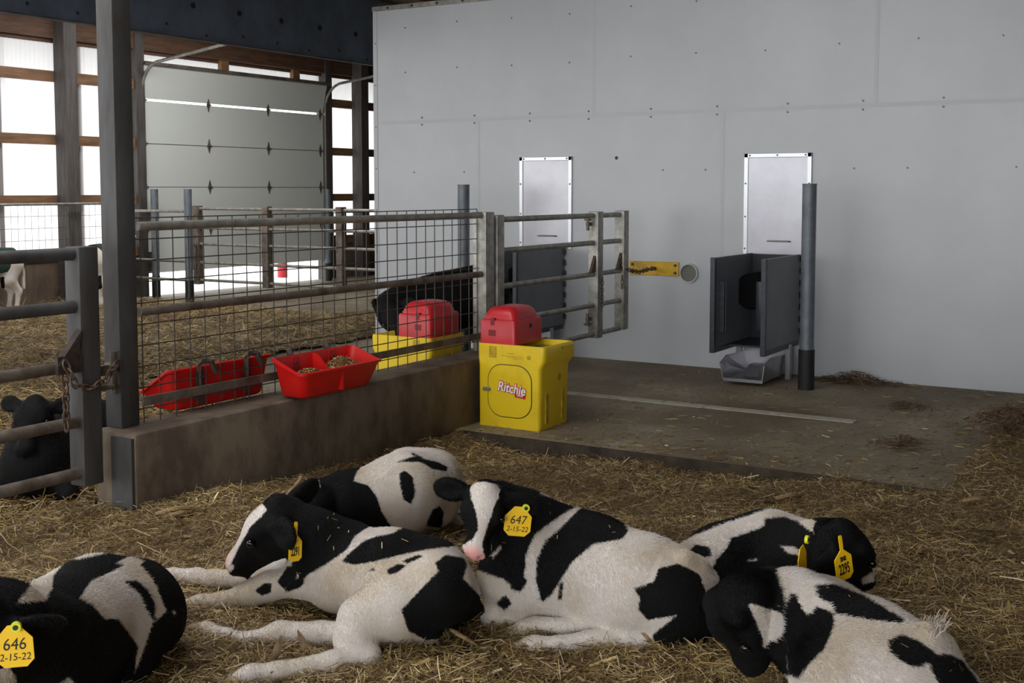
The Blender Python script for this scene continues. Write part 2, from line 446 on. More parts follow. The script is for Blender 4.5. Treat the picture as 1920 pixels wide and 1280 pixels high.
# overhead steel beam with bolt holes
t = thing('overhead_steel_beam', 'long dark steel roof beam with a row of bolt holes, above the overhead door', 'beam', (6, 8.6, 3.0))
def xy(y): return y
mb = MB(); mb.box(-4, 14.5, 8.545, 8.56, 2.985, 3.7); mb.build('web', M['steel_dark'], t)
mb = MB(); mb.box(-4, 14.5, 8.50, 8.57, 2.972, 2.986); mb.build('bottom_flange', M['steel_grey'], t)
mb = MB(); mb.box(-4, 14.5, 8.5, 8.7, 3.7, 3.715); mb.build('top_flange', M['steel_dark'], t)
mb = MB()
for x in np.arange(-3.45, 14.3, 0.615):
    mb.tube([(x, 8.540, 3.30), (x, 8.547, 3.30)], 0.030, 12)
for x in np.arange(-3.6, 14.3, 0.5):
    mb.tube([(x, 8.540, 3.06 + 0.03 * math.sin(5 * x)), (x, 8.547, 3.06 + 0.03 * math.sin(5 * x))], 0.016, 10)
mb.build('bolt_holes', M['black'], t)

# overhead door, open a little at the bottom, top section tilted in
door = thing('door_1', 'white sectional overhead door', 'door', (13.95, YB, 0.3)); struct(door)
del door['category']; del door['label']
secz = [0.325, 0.955, 1.585, 2.215, 2.843]
for i in range(4):
    mb = MB(); mb.box(11.97, 15.99, YB - 0.02 - 0.002 * (i % 2), YB + 0.03, secz[i], secz[i + 1] - (0.012 if i == 3 else -0.002))
    mb.build('door_section', M['door_white'], door)
mb = MB(); mb.prism([(0, 0), (0.05, 0), (-0.11, 0.55), (-0.16, 0.55)], (15.99, YB - 0.02, 2.862), Y_, Z_, 0, 0)
for z in secz[1:4]:
    mb = MB(); mb.box(11.97, 15.99, YB - 0.0235, YB - 0.019, z - 0.005, z + 0.005); mb.build('section_seam', M['steel_dirty'], door)
mb = MB()
pl = [(-0.02, 2.866), (0.03, 2.866), (-0.07, 3.35), (-0.12, 3.35)]
mb.add([(x, YB + p[0], p[1]) for x in (11.97, 15.99) for p in pl], [(0, 1, 2, 3), (7, 6, 5, 4), (0, 4, 5, 1), (1, 5, 6, 2), (2, 6, 7, 3), (3, 7, 4, 0)])
mb.build('door_section', M['door_white'], door)
mb = MB(); mb.box(11.95, 16.05, YB - 0.16, YB - 0.06, 3.335, 3.385); mb.build('top_rail', M['steel_dirty'], door)
for z in secz[1:]:
    for x in (12.02, 13.29, 14.61, 15.90):
        mb = MB()
        mb.prism([(-0.035, 0), (0, -0.11), (0.035, 0), (0, 0.11)], (x, YB - 0.022, z), X_, Z_, 0, 0.012)
        mb.tube([(x - 0.045, YB - 0.04, z), (x + 0.045, YB - 0.04, z)], 0.012, 8)
        mb.build('hinge', M['steel_dirty'], door)
for s, x in ((1, 11.95), (-1, 16.0)):
    mb = MB()
    pts = [(x, YB - 0.07, 0.25), (x, YB - 0.07, 2.95)]
    for q in np.linspace(0, math.radians(75), 7): pts.append((x, YB - 0.07 - 0.42 * (1 - math.cos(q)), 2.95 + 0.42 * math.sin(q)))
    e = np.array(pts[-1]); pts.append(tuple(e + np.array([0, -3.4, 0.42])))
    mb.tube(pts, 0.024, 8)
    mb.build('door_track', M['steel'], door, 50)
mb = MB(); mb.box(12.0, 12.14, YB - 0.16, YB - 0.04, 1.12, 1.24); mb.box(12.02, 12.1, YB - 0.14, YB - 0.04, 0.36, 0.64)
mb.build('door_latch', M['steel_dirty'], door)

t = thing('safety_bollard', 'red bollard standing in the bright yard outside the overhead door', 'bollard', (16.0, 14.5, 0))
mb = MB(); mb.tube([(16.0, 14.5, -0.02), (16.0, 14.5, 0.95)], 0.09, 18); mb.sphere((16.0, 14.5, 0.95), 0.09)
mb.build('post', M['bollard'], t, 50)

# ------------------------------------------------------------------ curb, big post, pen fence
mb = MB()
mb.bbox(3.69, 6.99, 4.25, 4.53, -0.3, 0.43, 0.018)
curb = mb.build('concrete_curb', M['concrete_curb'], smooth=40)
tag(curb, 'low stained concrete curb wall running under the wire pen fence', 'curb')
mb = MB(); mb.box(3.675, 3.692, 4.262, 4.40, -0.05, 0.41); mb.build('corner_plate', M['steel_grey'], curb)

t = thing('square_steel_post', 'tall square steel post standing on the end of the concrete curb', 'post', (3.805, 4.465, 0.43))
mb = MB(); mb.bbox(3.75, 3.86, 4.41, 4.52, 0.431, 4.1, 0.006); mb.build('tube', M['steel_grey'], t, 40)
mb = MB(); mb.box(3.735, 3.75, 4.43, 4.50, 0.70, 0.74); mb.box(3.67, 3.742, 4.44, 4.49, 0.70, 0.732); mb.tube([(3.72, 4.42, 0.60), (3.72, 4.42, 0.80)], 0.016, 10)
mb.box(3.70, 3.75, 4.41, 4.44, 0.62, 0.64)
mb.build('gate_hinge', M['steel_dirty'], t, 40)

t = thing('pen_fence_panel', 'galvanised wire mesh fence panel with two pipe rails on the concrete curb', 'fence', (5.4, 4.42, 0.43))
for z in (1.377, 0.972):
    mb = MB(); mb.tube([(3.86, 4.40, z), (6.86, 4.40, z - 0.004)], 0.0215, 14); mb.build('rail', M['steel'] if z > 1.2 else M['steel_dirty'], t, 50)
mb = MB(); mb.box(3.86, 6.86, 4.385, 4.397, 0.522, 0.566); mb.build('rail', M['steel_dirty'], t)
mb = MB(); mb.bbox(6.855, 6.965, 4.36, 4.47, 0.431, 1.395, 0.006); mb.build('end_post', M['steel'], t, 40)
mb = MB()
xs = np.arange(3.90, 6.86, 0.1016); zs = [1.415 - 0.1016 * k for k in range(10)]
for x in xs: mb.tube([(x, 4.428, 0.432), (x, 4.428, 1.418)], 0.0032, 5)
for z in zs: mb.tube([(3.87, 4.433, z), (6.85, 4.433, z)], 0.0032, 5)
mb.build('wire_mesh', M['wire'], t)

# ------------------------------------------------------------------ gates along the fence line
def hinge_lug(mb, x, y, z, s=1):
    mb.tube([(x, y, z - 0.05), (x, y, z + 0.05)], 0.013, 8)
    mb.box(x - 0.012, x + 0.05, y - 0.012, y + 0.012, z - 0.012, z + 0.016)
    mb.box(x - 0.022, x + 0.022, y - 0.022, y + 0.022, z + 0.03 * s, z + 0.045 * s)

t = thing('pipe_gate', 'galvanised five-bar pipe gate between the pen fence and the white wall', 'gate', (8.05, 4.4, 0.33))
for z in (1.339, 1.119, 0.865, 0.614, 0.377):
    mb = MB(); mb.tube([(7.08, 4.4, z), (9.02, 4.4, z)], 0.0205, 14); mb.build('bar', M['steel'], t, 50)
for x0, z0 in ((6.995, 0.33), (8.53, 0.345), (9.01, 0.365)):
    mb = MB()
    mb.bbox(x0, x0 + 0.095, 4.355, 4.445, z0, 1.372, 0.006); mb.build('stile', M['steel'], t, 40)
for z_, s_ in ((1.27, 1), (0.50, -1)):
    mb = MB(); hinge_lug(mb, 8.475, 4.42, z_, s_); mb.build('hinge_pin', M['steel_dirty'], t, 40)
for x in (8.505, 8.985):
    mb = MB(); mb.prism([(-0.055, 0), (0.025, 0), (0.03, 0.14)], (x, 4.385, 0.885), X_, Z_, -0.012, 0.012); mb.build('latch_wedge', M['rust'], t)
mb = MB(); mb.tube([(7.09, 4.40, 1.235), (7.125, 4.40, 1.235)], 0.014, 10); mb.sphere((7.125, 4.4, 1.235), 0.014); mb.build('latch_pin', M['black'], t, 50)

chain('gate_chain', [(9.0, 4.37, 0.885), (9.12, 4.35, 0.865), (9.35, 4.37, 0.835), (9.52, 4.38, 0.845), (9.63, 4.37, 0.852)], 'rusty chain tying the gate end to the yellow plate on the white wall', pitch=0.042, r=0.0048)
chain('gate_chain', [(8.96, 4.345, 0.83), (8.955, 4.345, 0.72)], 'short rusty chain end hanging from the outer gate stile', M['rust'])
chain('gate_chain', [(8.58, 4.34, 0.84), (8.58, 4.34, 0.60)], 'rusty chain hanging down the inner gate stile')
t = thing('anchor_plate', 'yellow bolted steel plate on the white wall holding the gate chain', 'plate', (XW, 4.37, 0.8))
mb = MB(); mb.bbox(XW - 0.018, XW - 0.001, 4.135, 4.61, 0.787, 0.91, 0.004); mb.build('plate', M['yellow_dirty'], t)
for y in (4.165, 4.58):
    for z in (0.815, 0.882):
        mb = MB(); mb.tube([(XW - 0.03, y, z), (XW - 0.017, y, z)], 0.013, 6); mb.build('bolt', M['rust'], t)
mb = MB(); mb.tube([(XW - 0.055, 4.36, 0.85), (XW - 0.017, 4.36, 0.85)], 0.016, 8); mb.build('bolt', M['rust'], t)

t = thing('pipe_gate', 'dirty five-bar pipe gate to the left of the tall square post', 'gate', (2.3, 4.4, 0.2))
for z in (1.264, 1.028, 0.763, 0.508, 0.275):
    mb = MB(); mb.tube([(0.6, 4.4, z), (3.50, 4.4, z)], 0.029 if z > 1 else 0.027, 16); mb.build('bar', M['steel_grey'] if z > 1 else M['steel_dirty'], t, 50)
mb = MB(); mb.bbox(3.49, 3.595, 4.355, 4.455, 0.215, 1.295, 0.006); mb.build('stile', M['steel_grey'], t, 40)
mb = MB(); mb.bbox(0.55, 0.65, 4.355, 4.455, 0.215, 1.295, 0.006); mb.build('stile', M['steel_grey'], t, 40)
mb = MB(); mb.prism([(-0.04, 0), (0.06, 0), (0.088, 0.15)], (3.40, 4.365, 0.78), X_, Z_, -0.02, 0.02)
mb.box(3.36, 3.49, 4.35, 4.37, 0.74, 0.82); mb.build('latch_wedge', M['hook'], t)
mb = MB(); mb.box(3.595, 3.66, 4.38, 4.42, 0.70, 0.745); mb.build('latch_bar', M['steel_dirty'], t, 40)
mb = MB(); mb.tube([(3.595, 4.40, 0.64), (3.70, 4.40, 0.64)], 0.012, 8); mb.build('hinge_pin', M['steel_dirty'], t, 40)
chain('gate_chain', [(3.38, 4.33, 0.80), (3.42, 4.32, 0.70), (3.50, 4.33, 0.66), (3.60, 4.34, 0.68), (3.66, 4.36, 0.73), (3.72, 4.39, 0.75)], 'dark rusty chain looped round the left gate stile and the tall post', r=0.006, pitch=0.04)
chain('gate_chain', [(3.40, 4.355, 0.74), (3.40, 4.355, 0.49)], 'rusty chain hanging straight down inside the left gate', r=0.006, pitch=0.038)

# ------------------------------------------------------------------ round posts in front of the feeder stalls
for (x, y, lab) in ((9.0, 2.777, 'round grey pipe post with black collar beside the right feeder stall'),
                    (9.0, 5.965, 'round grey pipe post behind the black drinking calf, near the left feeder stall')):
    t = thing('pipe_post', lab, 'post', (x, y, 0))
    mb = MB(); mb.tube([(x, y, 0.3), (x, y, 1.587)], 0.054, 24); mb.tube([(x, y, 1.587), (x, y, 1.594)], 0.057, 24); mb.build('pipe', M['pipe_grey'], t, 50)
    mb = MB(); mb.tube([(x, y, 0.0), (x, y, 0.312)], 0.062, 24); mb.build('collar', M['black_rubber'], t, 50)

# ------------------------------------------------------------------ feeder hatches and stalls on the white wall
def hatch(y0, y1, lab):
    z0, z1 = 1.0, 1.852; x = XW - 0.001
    t = thing('feeder_hatch', lab, 'hatch', (XW, (y0 + y1) / 2, z0))
    for (a, b, c, d) in ((y0, y0 + 0.035, z0, z1), (y1 - 0.035, y1, z0, z1), (y0, y1, z1 - 0.035, z1)):
        mb = MB(); mb.bbox(x - 0.02, x, a, b, c, d, 0.003); mb.build('frame_strip', M['frame_strip'], t)
    mb = MB(); mb.box(x - 0.008, x, y0 + 0.03, y1 - 0.03, z0, z1 - 0.03); mb.build('sheet', M['stainless'], t)
    yc = (y0 + y1) / 2 - 0.02
    mb = MB(); mb.tube([(x - 0.008, yc - 0.1, 1.115), (x - 0.035, yc - 0.09, 1.118), (x - 0.035, yc + 0.09, 1.118), (x - 0.008, yc + 0.1, 1.115)], 0.006, 8)
    mb.build('handle', M['steel'], t, 50)
    for y, z in [(y, z) for z in (1.05, 1.32, 1.6) for y in (y0 + 0.016, y1 - 0.016)] + [(y, z1 - 0.017) for y in (y0 + 0.05, (y0 + y1) / 2, y1 - 0.05)]:
        mb = MB(); mb.tube([(x - 0.025, y, z), (x - 0.018, y, z)], 0.008, 8); mb.build('screw', M['screw'], t)
hatch(2.965, 3.545, 'stainless hatch panel on the white wall above the right feeder stall, beside the round post')
hatch(5.205, 5.765, 'stainless hatch panel on the white wall behind the pipe gate, above the left feeder stall')

def stall(yr, yl, lab, cat='feeder'):
    """two grey side panels standing out from the wall, a teat station between them and a bowl below"""
    t = thing('calf_feeder_stall', lab, cat, (9.3, (yr + yl) / 2, 0))
    x0 = 8.79; z0, z1 = 0.29, 1.012
    for y, s in ((yr, 1), (yl, -1)):
        mb = MB(); mb.box(x0 + 0.02, XW - 0.02, y - 0.013, y + 0.013, z0, z1); p = mb.build('side_panel', M['panel_grey'], t)
        mb = MB(); mb.bbox(x0 - 0.015, x0 + 0.02, y - 0.02, y + 0.02, z0 - 0.03, z1 + 0.004, 0.004)
        mb.box(x0 + 0.02, XW - 0.05, y - 0.017, y + 0.017, z0 - 0.03, z0 + 0.012); mb.build('edge_strip', M['panel_edge'], p)
        mb = MB(); mb.bbox(x0 + 0.10, x0 + 0.14, y + s * 0.016, y + s * 0.05, z0 + 0.13, z1 - 0.19, 0.006); mb.build('grab_rail', M['panel_edge'], p)
        for k in range(7):
            mb = MB(); mb.tube([(XW - 0.03, y - s * 0.02, z0 + 0.06 + k * 0.1), (XW - 0.03, y - s * 0.02, z0 + 0.11 + k * 0.1)], 0.012, 8); mb.build('hinge', M['black'], p, 40)
    yc = (yr + yl) / 2
    mb = MB(); mb.box(XW - 0.04, XW - 0.012, yr + 0.02, yl - 0.02, z0 - 0.02, z1 - 0.005); mb.build('back_plate', M['black'], t)
    mb = MB(); mb.tube([(XW - 0.34, yc + 0.10, 0.71), (XW - 0.30, yc + 0.10, 0.71), (XW - 0.04, yc + 0.10, 0.71)], [0.135, 0.15, 0.15], 28); mb.build('teat_drum', M['drum'], t, 40)
    mb = MB(); mb.bbox(XW - 0.40, XW - 0.33, yc - 0.03, yc + 0.03, 0.40, 0.80, 0.01); mb.build('teat_bracket', M['panel_edge'], t, 40)
    mb = MB(); mb.box(XW - 0.60, XW - 0.05, yc - 0.15, yc + 0.17, 0.285, 0.30); mb.build('shelf_bar', M['panel_edge'], t)
    for y in (yr - 0.005, yl + 0.0):
        mb = MB(); mb.bbox(XW - 0.30, XW - 0.24, y - 0.02, y + 0.02, 0.0, 0.29, 0.004); mb.build('leg', M['stainless'], t)
    mb = MB()
    a, b = 8.915, 9.46
    fl = lambda y, x, z: (x, y, z)
    L, R = yl + 0.0, yr - 0.005
    th = 0.006
    mb.box(a, b, R + 0.045, L - 0.06, 0.035, 0.042)                                     # bottom
    for (yb, yt) in ((R + 0.045, R + 0.03), (L - 0.06, L - 0.02)):                      # flaring side sheets
        p = [(a - 0.02, yb, 0.035), (b, yb, 0.035), (b, yt, 0.20), (a + 0.14, yt, 0.215), (a - 0.01, yt, 0.17)]
        q = [(x, y + th, z) for x, y, z in p]
        mb.add(p + q, [(0, 1, 2, 3, 4), (9, 8, 7, 6, 5)] + [(i, (i + 1) % 5, 5 + (i + 1) % 5, 5 + i) for i in range(5)])
    mb.box(b, b + th, R + 0.03, L - 0.02, 0.035, 0.24)
    mb.box(a - 0.025, a - 0.015, R + 0.04, L - 0.055, 0.03, 0.055)
    mb.build('bowl', M['stainless'], t)
    mb = MB(); mb.loft([[(9.12, yc - 0.06, 0.043), (9.34, yc - 0.06, 0.043), (9.34, yc + 0.08, 0.043), (9.12, yc + 0.08, 0.043)],
                        [(9.2, yc - 0.03, 0.13), (9.32, yc - 0.03, 0.13), (9.32, yc + 0.05, 0.13), (9.2, yc + 0.05, 0.13)]])
    mb.build('bowl_valve_cover', M['stainless'], t)
stall(3.055, 3.471, 'grey-panelled calf feeder stall with steel bowl below the right hatch')
stall(5.29, 5.70, 'grey-panelled calf feeder stall behind the pipe gate, below the left hatch')

mb = MB(); mb.box(7.84, 7.95, 2.10, 4.30, -0.002, 0.004)
tag(mb.build('floor_strip', M['concrete_pale']), 'long pale strip set across the concrete floor in front of the right stall', 'strip')

# ------------------------------------------------------------------ livestock waterers
def rrect(x0, x1, y0, y1, r, n=5):
    pts = []
    for (cx, cy, a0) in ((x1 - r, y1 - r, 0), (x0 + r, y1 - r, 90), (x0 + r, y0 + r, 180), (x1 - r, y0 + r, 270)):
        for k in range(n + 1):
            a = math.radians(a0 + 90 * k / n); pts.append((cx + r * math.cos(a), cy + r * math.sin(a)))
    return pts
def waterer(mir, lab, x0=6.515):
    """mir = 1: trough towards the camera side of the fence, -1: mirrored unit beyond the fence"""
    YC = 4.40
    my = lambda y: y if mir == 1 else 2 * YC - y
    S = lambda pts: [(x, my(y), z) for x, y, z in pts]
    t = thing('livestock_waterer', lab, 'waterer', (x0 + 0.2, my(3.97), 0))
    y0, y1, x1 = 3.725, 4.21, x0 + 0.40
    rings = []
    def rg(z, e, r=0.025, trough=0): return [(x, y, z) for x, y in rrect(x0 - e * 0.0, x1 + e, y0 - e, y1 + e * 0.2, r)]
    prof = [(0.0, -0.022, .02), (0.02, -0.015, .03), (0.40, -0.008, .03), (0.435, 0.012, .03), (0.448, 0.02, .03), (0.53, 0.022, .03), (0.545, 0.012, .025)]
    for z, e, r in prof: rings.append(S(rg(z, e, r)))
    # basin
    for (z, ins) in ((0.545, 0.022), (0.535, 0.03), (0.46, 0.05)):
        rings.append(S([(x, y, z) for x, y in rrect(x0 + ins, x1 + 0.02 - ins, y0 + ins - 0.02, y1 - ins, 0.03)]))
    mb = MB(); mb.loft(rings); body = mb.build('body', M['yellow'], t, 35)
    mb = MB(); mb.loft([S([(x, y, z) for x, y in rrect(x0 + 0.04, x1 - 0.02, y0 + 0.02, y1 - 0.27, 0.02)]) for z in (0.50, 0.51)]); mb.build('water', M['water'], t)
    mb = MB(); rr = []
    for z, ins, r in ((0.543, 0.0, .03), (0.685, 0.0, .03), (0.70, 0.006, .03), (0.704, 0.020, .04), (0.735, 0.026, .05), (0.762, 0.040, .055), (0.778, 0.062, .055), (0.785, 0.095, .05)):
        rr.append(S([(x, y, z) for x, y in rrect(x0 + 0.008 + ins, x1 - 0.03 - ins, y1 - 0.285 + ins * 0.9, y1 - 0.004 - ins * 0.9, max(0.012, r - ins * 0.2))]))
    mb.loft(rr); lid = mb.build('lid', M['red_faded'], t, 38)
    def pocket(name, ya, yb, za, zb, mat, par, x=x0, dep=0.004):
        mb = MB(); mb.box(x - dep, x + 0.02, min(my(ya), my(yb)), max(my(ya), my(yb)), za, zb); return mb.build(name, mat, par)
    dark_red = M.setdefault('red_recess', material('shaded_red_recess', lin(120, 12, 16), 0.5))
    dark_yel = M.setdefault('yellow_recess', material('shaded_yellow_recess', lin(196, 164, 16), 0.5, col2=lin(160, 126, 16), nscale=20))  # darker yellow paints the shade inside slots and pockets
    pocket('notch', 4.085, 4.115, 0.665, 0.712, dark_red, lid, x0 + 0.008, 0.001)
    pocket('fork_pocket', 4.075, 4.13, 0.595, 0.635, dark_red, lid, x0 + 0.008, 0.001)
    mb = MB(); mb.tube([(x0 + 0.20, my(y1 - 0.283), 0.655), (x0 + 0.20, my(y1 - 0.2875), 0.655)], 0.016, 14); mb.build('drain_hole', M['black'], lid)
    pocket('fork_pocket', 4.065, 4.12, 0.455, 0.53, dark_yel, body, x0, 0.0015)
    if mir == 1:
        # service door with its groove, latch and sticker on the face towards -X
        pts = rrect(3.80, 4.125, 0.075, 0.412, 0.105, 8)
        mb = MB(); ctr = np.array([3.9625, 0.2435])
        ring_o = [(x0 - 0.004 + 0.005, y, z) for y, z in pts]
        mb.prism([(-(y - ctr[0]), z - ctr[1]) for y, z in reversed(pts)], (x0, ctr[0], ctr[1]), -Y_, Z_, -0.02, 0.004)
        d = mb.build('service_door', M['yellow'], body)
        mb = MB()
        loop = [(x0 - 0.001, ctr[0] + (y - ctr[0]) * 1.012, ctr[1] + (z - ctr[1]) * 1.012) for y, z in pts]
        mb.tube(loop + loop[:1], 0.0035, 6, cap=False); mb.build('door_groove', M['black'], d)
        mb = MB(); mb.bbox(x0 - 0.014, x0 + 0.004, 4.105, 4.165, 0.235, 0.258, 0.004); mb.build('door_latch', M['steel'], body)
        lab_o = (x0 - 0.005, 3.945, 0.262)
        up = Z_ + Y_ * 0.0; rt = -Y_ - Z_ * 0.10
        rt = rt / np.linalg.norm(rt); upv = np.cross(-X_, rt); upv /= np.linalg.norm(upv)
        if upv[2] < 0: upv = -upv
        text_obj('sticker_outline', 'Ritchie', 0.088, lab_o, rt, upv, M['label_red'], d, 0.001, 0.0062, 0.12, 1.0, 0.001, 0.86)
        mb = MB(); mb.prism([(0.022, -0.012), (0.108, -0.012), (0.108, -0.050), (0.030, -0.050)], np.array(lab_o) - X_ * 0.001, rt, upv, 0.0, 0.0011)
        mb.build('sticker_backing', M['label_red'], d)
        text_obj('sticker_lettering', 'Ritchie', 0.088, lab_o, rt, upv, M['label_white'], d, 0.0008, 0.0018, 0.12, 1.0, 0.0035, 0.86)
        text_obj('sticker_lettering', 'USA', 0.022, np.array(lab_o) + rt * 0.066 - upv * 0.034, rt, upv, M['label_white'], d, 0.0006, 0.0006, 0.0, 1.2, 0.0035)
        mb = MB()
        for k, (za, zb, ya, yb) in enumerate(((0.487, 0.492, 3.93, 3.99), (0.471, 0.475, 3.86, 4.03), (0.463, 0.466, 3.87, 3.98), (0.456, 0.459, 3.86, 3.94))):
            mb.box(x0 - 0.0012, x0 + 0.002, ya, yb, za, zb)
        mb.tube([(x0 - 0.0012, 3.82, 0.472), (x0 + 0.001, 3.82, 0.472)], 0.016, 14)
        mb.build('embossed_notice', dark_yel, body)
        # hole and slots on the side towards -Y
        ys = y0 + 0.008
        mb = MB(); mb.tube([(x0 + 0.245, ys - 0.0015, 0.325), (x0 + 0.245, ys + 0.02, 0.325)], 0.026, 18); mb.build('side_hole', dark_yel, body)
        for x, za, zb in ((x0 + 0.085, 0.05, 0.22), (x0 + 0.30, 0.05, 0.23)):
            mb = MB()
            pts = [(0.018 * math.cos(q), 0.018 * math.sin(q) + (zb - za) / 2 * (1 if q < math.pi else -1)) for q in np.linspace(0, 2 * math.pi, 25)[:-1]]
            mb.prism(pts, (x, ys + 0.006, (za + zb) / 2), X_, Z_, -0.001, 0.009); mb.build('side_slot', dark_yel, body)
        mb = MB(); mb.tube([(x0 + 0.235, y0 - 0.024, 0.52), (x0 + 0.235, y0 - 0.01, 0.52)], 0.006, 8); mb.build('screw', M['rust'], body)
waterer(1, 'yellow livestock waterer with red lid and red Ritchie sticker, at the end of the curb'.replace('Ritchie ', 'lettered '))
waterer(-1, 'yellow livestock waterer with red lid behind the fence, with the black calf drinking')

# ------------------------------------------------------------------ red hang-on feed troughs
def red_trough(x0, x1, yb, yf, zb, lab, drop=0.065, zr=0.145):
    """yb: back side (on the fence), yf: front side; drop: how far the front rim is lower than the back"""
    t = thing('feed_trough', lab, 'feed trough', ((x0 + x1) / 2, (yb + yf) / 2, zb))
    s = 1 if yf > yb else -1
    ya, yc = min(yb, yf), max(yb, yf)
    tx = 0.05
    def ring(e, z, top=False, r=0.04):
        # e: 0 at the bottom, 1 at the rim
        out = []
        for x, y in rrect(x0 + tx * (1 - e), x1 - tx * (1 - e), ya + (0.04 * (1 - e) if s < 0 else 0.01 * (1 - e)), yc - (0.04 * (1 - e) if s > 0 else 0.01 * (1 - e)), r, 5):
            q = abs(y - yf) / abs(yb - yf)           # 0 front, 1 back
            k = max(0.0, min(1.0, (q - 0.35) / 0.6)); rise = drop * k * k * (3 - 2 * k)
            zz = z if not top else zb + zr + rise
            out.append((x, y, zz))
        return out
    def lerp(r0, r1, k): return [tuple(np.array(a) * (1 - k) + np.array(b) * k) for a, b in zip(r0, r1)]
    bot = ring(0, zb); rim = ring(1, 0, True)
    def inset(r, d, dz=0.0):
        cx = (x0 + x1) / 2; cy = (ya + yc) / 2; o = []
        for x, y, z in r:
            hx = (x1 - x0) / 2; hy = (yc - ya) / 2
            o.append((cx + (x - cx) * (1 - d / hx), cy + (y - cy) * (1 - d / hy), z + dz))
        return o
    lip = inset(rim, -0.010)
    rings = [inset(bot, 0.015, 0), inset(bot, 0, 0.012), lerp(bot, rim, 0.5), lerp(bot, rim, 0.9), inset(rim, -0.010, -0.012), inset(rim, -0.011, 0.0), inset(rim, 0.004, 0.003), inset(rim, 0.007, -0.01),
             inset(lerp(bot, rim, 0.5), 0.008), inset(bot, 0.012, 0.02), inset(bot, 0.05, 0.014)]
    mb = MB(); mb.loft(rings); shell = mb.build('shell', M['red'], t, 50)
    xm = (x0 + x1) / 2
    mb = MB()
    n = 12; prof = []
    for k in range(n + 1):
        q = k / n; y = yf + (yb - yf) * (0.04 + 0.93 * q)
        prof.append((y, zb + zr - 0.035 * math.sin(math.pi * min(1, q * 1.25)) + drop * 0.9 * max(0, min(1, (q - .35) / .6)) ** 2 * (3 - 2 * max(0, min(1, (q - .35) / .6)))))
    poly = [(y - yf, z - zb) for y, z in prof] + [(prof[-1][0] - yf, 0.015), (prof[0][0] - yf, 0.015)]
    mb.prism(poly, (xm, yf, zb), Y_, Z_, -0.008, 0.008); mb.build('divider', M['red'], t, 40)
    mb = MB(); mb.box(xm - 0.012, xm + 0.012, yf - 0.004 + (0.03 if s > 0 else -0.0), yf + 0.004 - (0 if s > 0 else -0.03), zb + 0.02, zb + 0.1)
    for f in (0.27, 0.73):
        x = x0 + (x1 - x0) * f
        mb = MB(); y = yb + s * 0.012; mb.box(x - 0.03, x + 0.03, y - 0.003, y + 0.003, zb + zr - 0.04, zb + zr + drop - 0.008); pl = mb.build('bolt_plate', M['red_faded'], t)
        mb = MB(); mb.tube([(x, y, zb + zr + drop - 0.045), (x, y + s * 0.012, zb + zr + drop - 0.045)], 0.010, 6); mb.build('bolt', M['rust'], pl)
        mb = MB()
        mb.tube([(x - 0.01, yb - s * 0.012, zb + zr + drop - 0.10), (x - 0.01, yb - s * 0.012, zb + zr + drop + 0.005), (x, yb - s * 0.03, zb + zr + drop + 0.03), (x + 0.03, yb - s * 0.055, zb + zr + drop + 0.025), (x + 0.055, yb - s * 0.065, zb + zr + drop - 0.03)], 0.016, 4)
        mb.box(x - 0.028, x + 0.010, yb - s * 0.012 - 0.006, yb - s * 0.012 + 0.006, zb + 0.02, zb + zr + drop - 0.02)
        mb.build('hanging_hook', M['hook'], t)
    return t
red_trough(4.705, 5.375, 4.355, 4.125, 0.438, 'red plastic feed trough with grain, hooked on the camera side of the fence')
red_trough(4.10, 4.83, 4.468, 4.70, 0.442, 'red plastic feed trough hanging behind the fence, seen from its back', 0.115, 0.095)

def grain_heap(x0, x1, y0, y1, z, lab, peak, px):
    mb = MB(); nx, ny = 26, 16; vs = []; fs = []
    rg = np.random.default_rng(int(x0 * 100))
    for i in range(nx):
        for j in range(ny):
            u, v = i / (nx - 1), j / (ny - 1)
            x, y = x0 + (x1 - x0) * u, y0 + (y1 - y0) * v
            h = peak * math.exp(-((u - px) / 0.33) ** 2 - ((v - 0.62) / 0.4) ** 2) + rg.random() * 0.006
            vs.append((x, y, z + h))
    for i in range(nx - 1):
        for j in range(ny - 1): fs.append((i * ny + j, (i + 1) * ny + j, (i + 1) * ny + j + 1, i * ny + j + 1))
    mb.add(vs, fs)
    base = np.array(vs)
    cols = []
    nk = 520
    for k in range(nk):
        p = base[rg.integers(len(base))] + np.array([rg.normal() * 0.008, rg.normal() * 0.008, 0.003])
        p[0] = min(max(p[0], x0), x1); p[1] = min(max(p[1], y0), y1)
        mb.sphere(p, (0.0052, 0.0045, 0.0035), 6, 4)
    o = mb.build('grain_heap', [M['kernel'], M['grain_bed']], None, 60)
    for p_ in o.data.polygons:
        if len(p_.vertices) == 4 and p_.index < (nx - 1) * (ny - 1): p_.material_index = 1
    return tag(o, lab, 'grain', 'feed grain in the red trough', 'stuff')
def kernel_mat():
    m = material('maize_and_pellet_mix', lin(200, 160, 70), 0.6)
    nt = m.node_tree; b = nt.nodes['Principled BSDF']
    g = nt.nodes.new('ShaderNodeNewGeometry'); r = nt.nodes.new('ShaderNodeValToRGB'); e = r.color_ramp
    e.interpolation = 'CONSTANT'; e.elements[0].color = lin(96, 68, 36); e.elements[1].position = 0.3; e.elements[1].color = lin(150, 112, 58)
    for p, c in ((0.58, lin(206, 158, 44)), (0.72, lin(222, 200, 150)), (0.84, lin(112, 78, 42))):
        x = e.elements.new(p); x.color = c
    nt.links.new(g.outputs['Random Per Island'], r.inputs[0]); nt.links.new(r.outputs[0], b.inputs['Base Color'])
    return m
M['kernel'] = kernel_mat()
M['grain_bed'] = material('fine_feed_meal', lin(128, 94, 52), 0.8, col2=lin(74, 50, 28), nscale=90, bump=0.5, bscale=120)
grain_heap(4.755, 5.02, 4.165, 4.325, 0.535, 'heap of yellow and brown feed grain in the left half of the near red trough', 0.035, 0.6)
